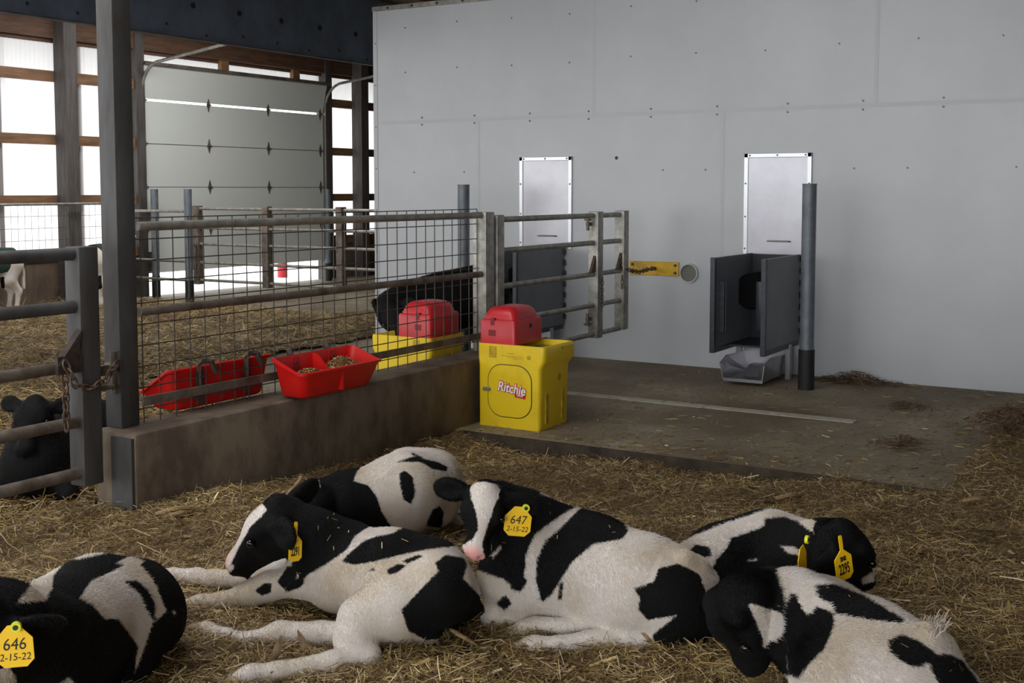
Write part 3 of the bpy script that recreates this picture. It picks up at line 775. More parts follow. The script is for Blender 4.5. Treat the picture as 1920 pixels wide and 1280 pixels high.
grain_heap(5.06, 5.325, 4.165, 4.325, 0.545, 'larger heap of feed grain in the right half of the near red trough', 0.06, 0.45)

# ------------------------------------------------------------------ back pen: posts, gates and wire panel
for (x, y, lab) in ((11.95, 13.25, 'round grey pipe post with black foot at the left edge of the overhead door'),
                    (11.64, 12.25, 'round grey pipe post with black foot where the back gate chain hangs'),
                    (15.6, 13.1, 'round grey pipe post with black foot at the right edge of the overhead door')):
    t = thing('pipe_post', lab, 'post', (x, y, 0))
    mb = MB(); mb.tube([(x, y, 0.28), (x, y, 1.555)], 0.054, 18); mb.build('pipe', M['pipe_grey'], t, 50)
    mb = MB(); mb.tube([(x, y, 0), (x, y, 0.3)], 0.06, 18); mb.build('collar', M['black_rubber'], t, 50)
def back_gate(ya, yb, x, stiles, lab, zs=(1.29, 1.03, 0.81, 0.56, 0.32)):
    t = thing('back_gate', lab, 'gate', (x, (ya + yb) / 2, 0.25))
    for z in zs:
        mb = MB(); mb.tube([(x, ya, z), (x, yb, z)], 0.02, 10); mb.build('bar', M['steel'], t, 50)
    for y in stiles:
        mb = MB(); mb.bbox(x - 0.05, x + 0.05, y - 0.05, y + 0.05, 0.26, 1.33, 0.006); mb.build('stile', M['steel_dirty'], t, 40)
back_gate(8.2, 12.03, 11.6, (12.03, 10.77, 9.53), 'long pipe gate in front of the overhead door, right of the chained post')
back_gate(12.27, 13.4, 11.64, (), 'short run of pipe rails left of the chained post, before the overhead door', (1.25, 1.02, 0.56, 0.30))
chain('gate_chain', [(11.55, 12.06, 0.80), (11.53, 11.96, 0.76), (11.53, 11.93, 0.70)], 'small loop of chain on the back gate beside the overhead door', r=0.005, pitch=0.035)
chain('gate_chain', [(11.54, 12.0, 0.80), (11.54, 12.0, 0.40)], 'thin chain hanging down the first stile of the back gate', r=0.005, pitch=0.035)
t = thing('wire_panel', 'wire mesh panel with top rail along the back wall, left of the tall post', 'fence', (7.7, 13.1, 0))
mb = MB(); mb.tube([(4.0, 13.1, 1.36), (11.4, 13.1, 1.36)], 0.018, 8); mb.build('rail', M['steel'], t, 50)
mb = MB()
for x in np.arange(6.0, 11.4, 0.10): mb.tube([(x, 13.12, 0.06), (x, 13.12, 1.35)], 0.0026, 4)
for z in np.arange(0.12, 1.36, 0.155): mb.tube([(5.5, 13.125, z), (11.4, 13.125, z)], 0.0026, 4)
mb.build('wire_mesh', M['wire'], t)
# ------------------------------------------------------------------ calves: one continuous skin each, grown from blended bones
def smin(a, b, k):
    h = np.maximum(k - np.abs(a - b), 0.0) / k
    return np.minimum(a, b) - h * h * k * 0.25
def sd_cone(p, a, b, ra, rb):
    a, b = np.asarray(a, float), np.asarray(b, float)
    ba = b - a; L2 = max(ba @ ba, 1e-9)
    t = np.clip(((p - a) @ ba) / L2, 0, 1)
    d = p - a - t[..., None] * ba
    return np.sqrt((d * d).sum(-1)) - (ra + (rb - ra) * t)
def sd_ell(p, c, ax, r):
    """ax: three unit axes, r: three radii"""
    q = (p - np.asarray(c, float)) @ np.asarray(ax, float).T
    r = np.asarray(r, float)
    k0 = np.sqrt(((q / r) ** 2).sum(-1)); k1 = np.sqrt(((q / r ** 2) ** 2).sum(-1)) + 1e-9
    return k0 * (k0 - 1.0) / k1
def unit(v): v = np.asarray(v, float); return v / np.linalg.norm(v)

class Skin:
    def __init__(s): s.pr = []
    def cone(s, g, a, b, ra, rb, k=0.03): s.pr.append((g, 'c', (np.asarray(a, float), np.asarray(b, float), ra, rb), k, 1)); return s
    def chain(s, g, pts, k=0.03):
        for (a, ra), (b, rb) in zip(pts[:-1], pts[1:]): s.cone(g, a, b, ra, rb, k)
        return s
    def ell(s, g, c, ax, r, k=0.03, sign=1): s.pr.append((g, 'e', (np.asarray(c, float), np.asarray(ax, float), np.asarray(r, float)), k, sign)); return s
    def _sd(s, q, p):
        return sd_cone(p, *q[2]) if q[1] == 'c' else sd_ell(p, *q[2])
    def _bounds(s, q):
        if q[1] == 'c':
            a, b, ra, rb = q[2]; r = max(ra, rb)
            return np.minimum(a, b) - r, np.maximum(a, b) + r
        c, ax, r = q[2]; R = r.max(); return c - R, c + R
    def mesh(s, h, floor=None):
        lo = np.min([s._bounds(q)[0] for q in s.pr], 0) - 4 * h
        hi = np.max([s._bounds(q)[1] for q in s.pr], 0) + 4 * h
        n = np.ceil((hi - lo) / h).astype(int) + 1
        F = np.full(n, 0.3)
        ax = [lo[i] + h * np.arange(n[i]) for i in range(3)]
        for sign in (1, -1):
            for q in s.pr:
                if q[4] != sign: continue
                a, b = s._bounds(q); m = q[3] + 3 * h
                i0 = np.maximum(np.floor((a - m - lo) / h).astype(int), 0); i1 = np.minimum(np.ceil((b + m - lo) / h).astype(int) + 1, n)
                sl = tuple(slice(i0[k], i1[k]) for k in range(3))
                g = np.stack(np.meshgrid(*[ax[k][sl[k]] for k in range(3)], indexing='ij'), -1)
                d = s._sd(q, g)
                F[sl] = smin(F[sl], d, q[3]) if sign == 1 else -smin(-F[sl], d, q[3])
        return surface_nets(F, lo, h)
    def groups(s, v):
        names = sorted({q[0] for q in s.pr})
        best = np.full(len(v), 1e9); idx = np.zeros(len(v), int)
        for q in s.pr:
            if q[4] != 1: continue
            d = s._sd(q, v); m = d < best
            best[m] = d[m]; idx[m] = names.index(q[0])
        return np.array(names)[idx]

def surface_nets(F, lo, h):
    S = F < 0
    c = [S[i:S.shape[0] - 1 + i, j:S.shape[1] - 1 + j, k:S.shape[2] - 1 + k] for i in (0, 1) for j in (0, 1) for k in (0, 1)]
    tot = sum(x.astype(int) for x in c)
    act = (tot > 0) & (tot < 8)
    ids = np.argwhere(act)
    num = np.full(act.shape, -1); num[act] = np.arange(len(ids))
    off = np.array([(i, j, k) for i in (0, 1) for j in (0, 1) for k in (0, 1)])
    val = np.stack([F[ids[:, 0] + o[0], ids[:, 1] + o[1], ids[:, 2] + o[2]] for o in off], 1)
    acc = np.zeros((len(ids), 3)); cnt = np.zeros(len(ids))
    for a in range(8):
        for b in range(a + 1, 8):
            if np.abs(off[a] - off[b]).sum() != 1: continue
            m = (val[:, a] < 0) != (val[:, b] < 0)
            t = val[m, a] / (val[m, a] - val[m, b])
            acc[m] += off[a] + t[:, None] * (off[b] - off[a]); cnt[m] += 1
    v = lo + h * (ids + acc / cnt[:, None])
    faces = []
    for axis in range(3):
        o1, o2 = (axis + 1) % 3, (axis + 2) % 3
        sl0 = [slice(None)] * 3; sl1 = [slice(None)] * 3
        sl0[axis] = slice(0, -1); sl1[axis] = slice(1, None)
        A = S[tuple(sl0)]; B = S[tuple(sl1)]
        e = np.argwhere(A != B)
        e = e[(e[:, o1] > 0) & (e[:, o2] > 0) & (e[:, o1] < F.shape[o1] - 1) & (e[:, o2] < F.shape[o2] - 1)]
        def cell(d1, d2):
            q = e.copy(); q[:, o1] += d1; q[:, o2] += d2
            return num[q[:, 0], q[:, 1], q[:, 2]]
        f = np.stack([cell(-1, -1), cell(0, -1), cell(0, 0), cell(-1, 0)], 1)
        flip = ~A[e[:, 0], e[:, 1], e[:, 2]]
        f[flip] = f[flip][:, ::-1]
        faces.append(f)
    return v, np.concatenate(faces)

def poly_sd(px, py, poly):
    """signed distance to an outline, positive inside"""
    P_ = np.asarray(poly, float); n = len(P_)
    d = np.full(px.shape, 1e9); ins = np.zeros(px.shape, bool)
    for i in range(n):
        a, b = P_[i], P_[(i + 1) % n]
        e = b - a; t = np.clip(((px - a[0]) * e[0] + (py - a[1]) * e[1]) / max(e @ e, 1e-9), 0, 1)
        d = np.minimum(d, np.hypot(px - a[0] - t * e[0], py - a[1] - t * e[1]))
        c = (a[1] > py) != (b[1] > py)
        with np.errstate(divide='ignore', invalid='ignore'):
            ins ^= c & (px < (b[0] - a[0]) * (py - a[1]) / (b[1] - a[1] + 1e-12) + a[0])
    return np.where(ins, d, -d)

def hide_material():
    m = bpy.data.materials.new('calf_hide')
    m.use_nodes = True
    nt = m.node_tree; N = nt.nodes; Lk = nt.links
    b = N['Principled BSDF']
    tc = N.new('ShaderNodeTexCoord')
    at = N.new('ShaderNodeAttribute'); at.attribute_name = 'coat'
    pk = N.new('ShaderNodeAttribute'); pk.attribute_name = 'skin_pink'
    n1 = N.new('ShaderNodeTexNoise'); n1.inputs['Scale'].default_value = 95; n1.inputs['Detail'].default_value = 5; n1.inputs['Roughness'].default_value = 0.7
    Lk.new(tc.outputs['Object'], n1.inputs['Vector'])
    ma = N.new('ShaderNodeMath'); ma.operation = 'MULTIPLY_ADD'; ma.inputs[1].default_value = 0.016; ma.inputs[2].default_value = -0.008
    Lk.new(n1.outputs[0], ma.inputs[0])
    ad = N.new('ShaderNodeMath'); ad.operation = 'ADD'; Lk.new(at.outputs['Fac'], ad.inputs[0]); Lk.new(ma.outputs[0], ad.inputs[1])
    mr = N.new('ShaderNodeMapRange'); mr.inputs[1].default_value = -0.0022; mr.inputs[2].default_value = 0.0022
    Lk.new(ad.outputs[0], mr.inputs[0])
    # white hair with straw stains
    n2 = N.new('ShaderNodeTexNoise'); n2.inputs['Scale'].default_value = 5; n2.inputs['Detail'].default_value = 6
    Lk.new(tc.outputs['Object'], n2.inputs['Vector'])
    r2 = N.new('ShaderNodeValToRGB'); e = r2.color_ramp.elements
    e[0].position = 0.42; e[0].color = lin(208, 200, 192); e[1].position = 0.74; e[1].color = lin(184, 167, 140)
    Lk.new(n2.outputs[0], r2.inputs[0])
    mp = N.new('ShaderNodeMixRGB'); mp.inputs[2].default_value = lin(214, 150, 144)
    Lk.new(pk.outputs['Fac'], mp.inputs[0]); Lk.new(r2.outputs[0], mp.inputs[1])
    mx = N.new('ShaderNodeMixRGB'); mx.inputs[2].default_value = lin(15, 14, 14)
    Lk.new(mr.outputs[0], mx.inputs[0]); Lk.new(mp.outputs[0], mx.inputs[1])
    Lk.new(mx.outputs[0], b.inputs['Base Color'])
    b.inputs['Roughness'].default_value = 0.72
    b.inputs['Specular IOR Level'].default_value = 0.12
    b.inputs['Sheen Weight'].default_value = 0.0
    n3 = N.new('ShaderNodeTexNoise'); n3.inputs['Scale'].default_value = 140; n3.inputs['Detail'].default_value = 3
    mpn = N.new('ShaderNodeMapping'); mpn.inputs['Scale'].default_value = (1, 1, 0.3)
    Lk.new(tc.outputs['Object'], mpn.inputs[0]); Lk.new(mpn.outputs[0], n3.inputs['Vector'])
    bp = N.new('ShaderNodeBump'); bp.inputs['Strength'].default_value = 0.35; bp.inputs['Distance'].default_value = 0.006
    Lk.new(n3.outputs[0], bp.inputs['Height']); Lk.new(bp.outputs[0], b.inputs['Normal'])
    return m
M['hide'] = hide_material()

def head_frame(poll, muzzle, up_hint):
    f = unit(np.asarray(muzzle) - np.asarray(poll)); L = np.linalg.norm(np.asarray(muzzle) - np.asarray(poll))
    u = np.asarray(up_hint, float); u = unit(u - f * (u @ f)); s = np.cross(f, u)
    return f, u, s, L / 0.28
def add_head(sk, poll, muzzle, up_hint, ears=((1, None), (-1, None)), k=0.02, sc=1.0):
    """ears: (side, direction of the ear away from the head or None for the resting pose)"""
    f, u, s, S = head_frame(poll, muzzle, up_hint); S0 = S; S = S * sc
    O = np.asarray(poll, float)
    q = lambda a, b=0.0, c=0.0: O + S0 * f * a + S * (u * b + s * c)
    ax = np.array([f, u, s])
    H = 'head'
    sk.cone(H, q(0.03, -0.02), q(0.11, -0.015), 0.066 * S, 0.060 * S, k)
    sk.ell(H, q(0.075, 0.005), ax, np.array([0.075, 0.050, 0.078]) * S, k)
    sk.cone(H, q(0.10, -0.005), q(0.225, -0.012), 0.054 * S, 0.037 * S, k)
    sk.ell(H, q(0.245, -0.012), ax, np.array([0.040, 0.039, 0.051]) * S, k)
    sk.cone(H, q(0.06, -0.075), q(0.225, -0.042), 0.044 * S, 0.025 * S, k)
    sk.ell(H, q(0.243, -0.044), ax, np.array([0.028, 0.02, 0.03]) * S, 0.012)
    for sd in (1, -1):
        sk.ell(H, q(0.085, -0.055, 0.042 * sd), ax, np.array([0.06, 0.045, 0.026]) * S, k)
        sk.ell(H, q(0.100, 0.016, 0.062 * sd), ax, np.array([0.030, 0.018, 0.016]) * S, 0.014)
        sk.ell(H, q(0.107, -0.004, 0.083 * sd), ax, np.array([0.018, 0.012, 0.014]) * S, 0.008, -1)
        sk.ell(H, q(0.277, -0.002, 0.026 * sd), ax, np.array([0.017, 0.012, 0.012]) * S, 0.006, -1)
    sk.ell(H, q(0.278, -0.036, 0), ax, np.array([0.02, 0.004, 0.035]) * S, 0.006, -1)
    sk.ell(H, q(0.005, 0.018), ax, np.array([0.035, 0.03, 0.04]) * S, k)
    tips = {}
    for sd, dirn in ears:
        d = unit(dirn) if dirn is not None else unit(s * sd * 1.0 - f * 0.30 - u * 0.25)
        base = q(0.022, -0.012, 0.062 * sd)
        wv = f - d * (f @ d); wv = unit(wv - u * 0.5 + d * (u @ d) * 0.5); nv = np.cross(d, wv)
        if nv @ (f + u * 0.8) < 0: nv = -nv
        c = base + d * 0.075 * S
        sk.cone('ear', base - d * 0.01, base + d * 0.05 * S, 0.024 * S, 0.020 * S, 0.015)
        sk.ell('ear', c, np.array([d, wv, nv]), np.array([0.070, 0.047, 0.019]) * S, 0.014)
        sk.ell('ear', c + nv * 0.018 * S + d * 0.004, np.array([d, wv, nv]), np.array([0.048, 0.025, 0.011]) * S, 0.006, -1)
        tips[sd] = (base, d, wv, nv)
    eyes = [q(0.108, 0.002, 0.0770 * sd) for sd in (1, -1)]
    return dict(f=f, u=u, s=s, S=S, O=O, q=q, eyes=eyes, ears=tips)

def finish_calf(sk, label, base_black, ops, hd=None, h=0.0095, pink=None, zc=None, group='calves'):
    """skin the bones, lay the coat markings on the skin, add the eyes"""
    v, f = sk.mesh(h)
    px, py, pz = proj(v.T[:, :].T[:, None, :].reshape(-1, 3).T.T) if False else (None, None, None)
    r = v - EYE; pz = r @ FWD; px = CX + FOC * (r @ RIGHT) / pz; py = CY - FOC * (r @ UP) / pz
    grp = sk.groups(v)
    coat = np.where(np.isin(grp, list(base_black)), 0.05, -0.05)
    for col, gs, poly in ops:
        sd = np.clip(poly_sd(px, py, poly) * pz / FOC, -0.05, 0.05)
        m = np.isin(grp, gs.split('+')) if gs != '*' else np.ones(len(v), bool)
        coat[m] = np.maximum(coat[m], sd[m]) if col == 'k' else np.minimum(coat[m], -sd[m])
    pinkv = np.zeros(len(v))
    if pink is not None:
        for c, rad in pink:
            d = np.linalg.norm(v - c, axis=1); pinkv = np.maximum(pinkv, np.clip((rad - d) / (rad * 0.5), 0, 1))
    wl = np.array([(v[:, 0].min() + v[:, 0].max()) / 2, (v[:, 1].min() + v[:, 1].max()) / 2, v[:, 2].min()])
    me = bpy.data.meshes.new('calf')
    me.from_pydata((v - wl).tolist(), [], f.tolist())
    me.shade_smooth()
    for nm, arr in (('coat', coat), ('skin_pink', pinkv)):
        a = me.attributes.new(nm, 'FLOAT', 'POINT'); a.data.foreach_set('value', arr.astype(np.float32))
    me.materials.append(M['hide'])
    # even out the grid steps
    bm = bmesh.new(); bm.from_mesh(me)
    for _ in range(2): bmesh.ops.smooth_vert(bm, verts=bm.verts, factor=0.5, use_axis_x=True, use_axis_y=True, use_axis_z=True)
    bm.to_mesh(me); bm.free()
    o = bpy.data.objects.new('calf', me); COL.objects.link(o)
    GRP[o.name] = np.array([dict(head=.5, leg=.6, ear=.7).get(g_, 1.0) for g_ in grp])
    BARE[o.name] = [] if hd is None else [(e, .019 * hd['S']) for e in hd['eyes']] + [(hd['q'](.285, -.006, .026 * sd), .014) for sd in (1, -1)]
    place(o, None, wl)
    tag(o, label, 'calf', group)
    if hd is not None:
        for e in hd['eyes']:
            mb = MB(); mb.sphere(e, 0.0135 * hd['S'], 14, 10); mb.build('eye', M['eye'], o, 60)
    return o

BARE = {}; GRP = {}
def coat_hair(o, n, length, seed, head_at=None):
    """short hair on the skin, lying back from the head and coloured by the markings"""
    me = o.data; rg = np.random.default_rng(seed)
    V_ = np.zeros(len(me.vertices) * 3); me.vertices.foreach_get('co', V_); V_ = V_.reshape(-1, 3)
    N_ = np.zeros(len(me.vertices) * 3); me.vertices.foreach_get('normal', N_); N_ = N_.reshape(-1, 3)
    F_ = np.array([p.vertices[:] for p in me.polygons])
    att = {}
    for k in ('coat', 'skin_pink'):
        a = np.zeros(len(V_)); me.attributes[k].data.foreach_get('value', a); att[k] = a
    e1, e2 = V_[F_[:, 2]] - V_[F_[:, 0]], V_[F_[:, 3]] - V_[F_[:, 1]]
    fc = V_[F_].mean(1); fn = N_[F_].mean(1)
    area = 0.5 * np.linalg.norm(np.cross(e1, e2), axis=1)
    eye = EYE - WLOC[o.name]
    facing = ((eye - fc) * fn).sum(1) / np.linalg.norm(eye - fc, axis=1) > -0.45     # the far side keeps a sparser coat
    wgt = area * np.where(facing, 1.0, 0.25); cum = np.cumsum(wgt); pick = np.searchsorted(cum, rg.random(n) * cum[-1])
    uv = rg.random((n, 2)); q = F_[pick]
    w4 = np.stack([(1 - uv[:, 0]) * (1 - uv[:, 1]), uv[:, 0] * (1 - uv[:, 1]), uv[:, 0] * uv[:, 1], (1 - uv[:, 0]) * uv[:, 1]], 1)
    root = (V_[q] * w4[..., None]).sum(1); lf = (GRP[o.name][q] * w4).sum(1); nr = (N_[q] * w4[..., None]).sum(1); nr /= np.linalg.norm(nr, axis=1)[:, None] + 1e-9
    keep = np.ones(n, bool)
    for c_, r_ in BARE.get(o.name, []): keep &= np.linalg.norm(root + WLOC[o.name] - c_, axis=1) > r_
    root, nr, q, w4, lf = root[keep], nr[keep], q[keep], w4[keep], lf[keep]; n = len(root)
    cv = (att['coat'][q] * w4).sum(1) + rg.normal(0, .0016, n); pv = (att['skin_pink'][q] * w4).sum(1)
    ha = (np.asarray(head_at) - WLOC[o.name]) if head_at is not None else root.mean(0)
    away = root - ha; away /= np.linalg.norm(away, axis=1)[:, None] + 1e-9
    dirn = away + np.array([0, 0, -.55]) + np.stack([np.sin(root[:, 1] * 9 + root[:, 2] * 5), np.cos(root[:, 0] * 8), 0 * root[:, 0]], 1) * .25
    t = dirn - nr * (dirn * nr).sum(1)[:, None]; t /= np.linalg.norm(t, axis=1)[:, None] + 1e-9
    t = t + rg.normal(0, .22, (n, 3)); L = length * lf * (0.6 + 0.7 * rg.random(n)) * np.clip(1 - pv, .15, 1)
    p1 = root + (t * .45 + nr * .30) * L[:, None]; p2 = root + (t * 1.0 + nr * .34) * L[:, None]
    pts = np.stack([root - nr * .001, p1, p2], 1).reshape(-1, 3)
    hc = bpy.data.hair_curves.new('coat_hair'); hc.add_curves([3] * n)
    hc.attributes['position'].data.foreach_set('vector', pts.astype(np.float32).ravel())
    ra = hc.attributes.get('radius') or hc.attributes.new('radius', 'FLOAT', 'POINT')
    ra.data.foreach_set('value', np.tile(np.array([.00045, .0004, .0001], np.float32), n))
    for k, a in (('coat', cv), ('skin_pink', pv)):
        at = hc.attributes.new(k, 'FLOAT', 'CURVE'); at.data.foreach_set('value', a.astype(np.float32))
    hc.materials.append(M['hair'])
    h = bpy.data.objects.new('coat_hair', hc); COL.objects.link(h); place(h, o, WLOC[o.name])
    return h
def hair_material():
    m = bpy.data.materials.new('calf_hair'); m.use_nodes = True
    nt = m.node_tree; N = nt.nodes; Lk = nt.links; b = N['Principled BSDF']
    at = N.new('ShaderNodeAttribute'); at.attribute_name = 'coat'
    pk = N.new('ShaderNodeAttribute'); pk.attribute_name = 'skin_pink'
    mr = N.new('ShaderNodeMapRange'); mr.inputs[1].default_value = -.0015; mr.inputs[2].default_value = .0015
    Lk.new(at.outputs['Fac'], mr.inputs[0])
    tc = N.new('ShaderNodeTexCoord'); n2 = N.new('ShaderNodeTexNoise'); n2.inputs['Scale'].default_value = 5; n2.inputs['Detail'].default_value = 6
    Lk.new(tc.outputs['Object'], n2.inputs['Vector'])
    r2 = N.new('ShaderNodeValToRGB'); e = r2.color_ramp.elements
    e[0].position = 0.42; e[0].color = lin(216, 208, 201); e[1].position = 0.74; e[1].color = lin(192, 176, 150)
    Lk.new(n2.outputs[0], r2.inputs[0])
    mp = N.new('ShaderNodeMixRGB'); mp.inputs[2].default_value = lin(218, 156, 150)
    Lk.new(pk.outputs['Fac'], mp.inputs[0]); Lk.new(r2.outputs[0], mp.inputs[1])
    mx = N.new('ShaderNodeMixRGB'); mx.inputs[2].default_value = lin(17, 16, 16)
    Lk.new(mr.outputs[0], mx.inputs[0]); Lk.new(mp.outputs[0], mx.inputs[1]); Lk.new(mx.outputs[0], b.inputs['Base Color'])
    b.inputs['Roughness'].default_value = 0.6; b.inputs['Specular IOR Level'].default_value = 0.2
    return m
M['hair'] = hair_material()

def ear_tag(calf, c, a, wd, ht, lines, neck=0.30, button=None, size=None, cut=0.22, sh=0.35):
    """yellow plastic tag centred at c, a: its width direction; hangs straight down"""
    a = unit(a); b = Z_ - a * (a @ Z_); b = unit(b)
    hw, hh = wd / 2, ht / 2
    poly = [(-hw, -hh + cut * wd), (-hw + cut * wd, -hh), (hw - cut * wd, -hh), (hw, -hh + cut * wd), (hw, hh * sh),
            *(([(hw * neck, hh * (sh + .35)), (hw * neck * 1.1, hh * .92), (hw * neck * .7, hh), (-hw * neck * .7, hh), (-hw * neck * 1.1, hh * .92), (-hw * neck, hh * (sh + .35))]) if sh < .2 else [(hw * neck, hh), (-hw * neck, hh)]), (-hw, hh * sh)]
    mb = MB(); mb.prism(poly, c, a, b, -0.0012, 0.0012)
    t = mb.build('ear_tag', M['tag'], calf)
    y = -hh * 0.05
    for txt, sz, dy, sx in lines:
        text_obj('tag_number', txt, sz, np.asarray(c) + b * dy, a, b, M['ink'], t, 0.0003, 0.0012 if sx < .6 else 0.0, 0 if sx < .6 else .15, 1.0, 0.0016, sx)
    if button is not None:
        n = np.cross(a, b); mb = MB()
        mb.tube([np.asarray(button) - n * 0.004, np.asarray(button) + n * 0.005], 0.0125, 18); k = mb.build('tag_button', M['tag_button'], t, 40)
        mb = MB(); mb.tube([np.asarray(button) + n * 0.004, np.asarray(button) + n * 0.007], 0.006, 12); mb.build('tag_pin', M['ink'], t, 40)
    return t

def hoof(calf, fet, tip, r):
    """two claws at the end of a leg"""
    fet, tip = np.asarray(fet, float), np.asarray(tip, float)
    d = unit(tip - fet); side = unit(np.cross(d, Z_))
    mb = MB()
    for s in (-1, 1):
        o = fet + side * s * r * 0.5
        mb.tube([o, o + d * 0.02, tip + side * s * r * 0.45 - d * 0.008, tip + side * s * r * 0.4], [r * 0.62, r * 0.68, r * 0.52, r * 0.2], 10)
    return mb.build('hoof', M['hoof'], calf, 50)

B_, L_ = 'body', 'leg'
GZ = 0.06    # straw level under the calves
# --- calf with tag 2291: lying in front, head in profile to the left
sk = Skin()
sk.cone(B_, P(635, 1062, .25), P(735, 1082, .25), .135, .150, .05).cone(B_, P(735, 1082, .25), P(805, 1093, .24), .150, .140, .05)
sk.cone(B_, P(805, 1093, .24), P(850, 1118, .20), .136, .085, .04).cone(B_, P(838, 1128, .16), P(850, 1148, .12), .095, .075, .05)
sk.cone(B_, P(590, 1055, .24), P(640, 1075, .22), .095, .12, .05)
sk.chain(B_, [(P(650, 1035, .29), .105), (P(590, 1010, .35), .09), (P(540, 975, .41), .075)], .05)
sk.chain(L_, [(P(815, 1105, .26), .125), (P(735, 1135, .22), .10), (P(678, 1160, .19), .066), (P(662, 1200, .14), .05), (P(690, 1232, .10), .037)], .045)
sk.chain(L_, [(P(690, 1232, .10), .038), (P(625, 1243, .10), .036), (P(520, 1258, .095), .027), (P(470, 1266, .09), .031), (P(446, 1273, .085), .024)], .02)
sk.chain(L_, [(P(800, 1180, .13), .05), (P(700, 1190, .12), .044), (P(600, 1188, .115), .038), (P(525, 1186, .11), .036), (P(468, 1197, .095), .020), (P(420, 1190, .09), .021), (P(385, 1178, .085), .026)], .02)
sk.chain(L_, [(P(600, 1065, .25), .07), (P(570, 1085, .21), .058), (P(505, 1098, .165), .046), (P(470, 1112, .14), .040), (P(410, 1128, .11), .026), (P(375, 1133, .10), .029), (P(352, 1134, .09), .022)], .03)
sk.chain(L_, [(P(560, 1065, .2), .05), (P(480, 1083, .13), .040), (P(400, 1086, .11), .032), (P(370, 1080, .11), .028), (P(325, 1078, .10), .025), (P(305, 1076, .09), .023)], .02)
sk.cone(B_, P(862, 1078, .25), P(900, 1145, .13), .022, .016, .012)
poll, muz = P(528, 952, .46), P(430, 1062, .225)
hd = add_head(sk, poll, muz, -RIGHT * .78 + UP * .62 - FWD * .05, ears=((1, None), (-1, unit(RIGHT * .55 + UP * -.12 - FWD * .75))))
muzp = hd['q'](0.265, -0.01)
c2291 = finish_calf(sk, 'black and white calf lying in front, head in profile, ear tag 2291', {'head', 'ear'}, [
    ('k', B_, [(480, 900), (640, 930), (720, 960), (690, 988), (665, 1005), (650, 1030), (612, 1056), (578, 1075), (560, 1095), (530, 1100), (480, 1060)]),
    ('k', B_ + '+leg', [(640, 1052), (660, 1032), (690, 1008), (735, 1000), (760, 985), (820, 985), (870, 1010), (862, 1022), (800, 1030), (745, 1041), (700, 1052), (665, 1058)]),
    ('w', B_, [(690, 1000), (735, 985), (745, 992), (715, 1002), (665, 1020), (660, 1012)]),
    ('k', B_ + '+leg', [(772, 1122), (800, 1092), (822, 1070), (815, 1055), (835, 1040), (868, 1045), (874, 1060), (868, 1085), (893, 1108), (915, 1140), (915, 1178), (890, 1190), (800, 1200), (765, 1182), (752, 1142)]),
    ('k', '*', [(725, 1068), (745, 1057), (762, 1060), (745, 1073), (728, 1077)]), ('k', '*', [(752, 1052), (785, 1039), (792, 1043), (765, 1056)]), ('k', '*', [(688, 1071), (702, 1062), (703, 1069)]),
    ('k', L_, [(478, 1106), (495, 1092), (510, 1092), (508, 1110), (490, 1116)]), ('k', L_ + '+body', [(535, 1098), (560, 1082), (572, 1088), (562, 1102), (535, 1110)]), ('k', L_, [(520, 1090), (540, 1060), (560, 1060), (555, 1085), (532, 1104)]),
    ('w', 'head', [(462, 930), (490, 942), (500, 955), (492, 966), (470, 986), (455, 1012), (441, 1040), (432, 1058), (440, 1058), (436, 1070), (420, 1078), (405, 1065), (420, 1030), (438, 975)]),
    ('w', 'head+body', [(515, 1062), (545, 1045), (548, 1052), (522, 1068)]),
], hd, pink=[(muzp + hd['u'] * .02, .06)])
ear_tag(c2291, PD(554, 1015, float((P(540, 985, .40) - EYE) @ FWD) - 0.15), unit(RIGHT * .80 + FWD * .60), .047, .132, [('2291', .040, -.034, .40)], .24, sh=-.02)
hoof(c2291, P(446, 1273, .085), P(428, 1277, .07), .025); hoof(c2291, P(385, 1178, .085), P(362, 1174, .075), .026)
hoof(c2291, P(352, 1134, .09), P(336, 1130, .075), .025); hoof(c2291, P(305, 1076, .09), P(290, 1076, .075), .024)

# --- calf with tag 647: lying in the middle, face to the camera
sk = Skin()
sk.cone(B_, P(985, 1072, .25), P(1100, 1066, .26), .145, .175, .06).cone(B_, P(1100, 1066, .26), P(1200, 1098, .25), .175, .160, .06)
sk.cone(B_, P(1200, 1098, .25), P(1268, 1122, .22), .158, .130, .05).cone(B_, P(1268, 1122, .22), P(1300, 1142, .18), .128, .105, .05)
sk.cone(B_, P(1255, 1062, .33), P(1312, 1092, .26), .035, .03, .04)
sk.chain(B_, [(P(1040, 1010, .34), .12), (P(985, 985, .41), .105), (P(935, 950, .48), .085)], .06)
sk.cone(B_, P(960, 1085, .22), P(955, 1120, .15), .11, .08, .05)
sk.chain(B_, [(P(1285, 1048, .37), .026), (P(1312, 1062, .34), .025), (P(1328, 1088, .29), .030), (P(1334, 1100, .27), .018)], .014)
sk.chain(L_, [(P(1240, 1110, .24), .15), (P(1170, 1120, .21), .12), (P(1115, 1150, .15), .07)], .05)
sk.chain(L_, [(P(1245, 1190, .13), .05), (P(1172, 1194, .115), .044), (P(1100, 1204, .10), .034), (P(1045, 1210, .095), .028), (P(1000, 1212, .09), .033), (P(975, 1217, .08), .027)], .012)
sk.chain(L_, [(P(1120, 1172, .125), .036), (P(1060, 1176, .115), .029), (P(1005, 1174, .11), .031), (P(985, 1181, .10), .032), (P(960, 1191, .085), .025)], .01)
sk.chain(L_, [(P(990, 1100, .2), .06), (P(945, 1130, .14), .045), (P(925, 1160, .10), .035), (P(985, 1165, .10), .03)], .03)
poll, muz = P(912, 918, .57), P(888, 1046, .335)
muz = muz + unit(EYE - muz) * .10
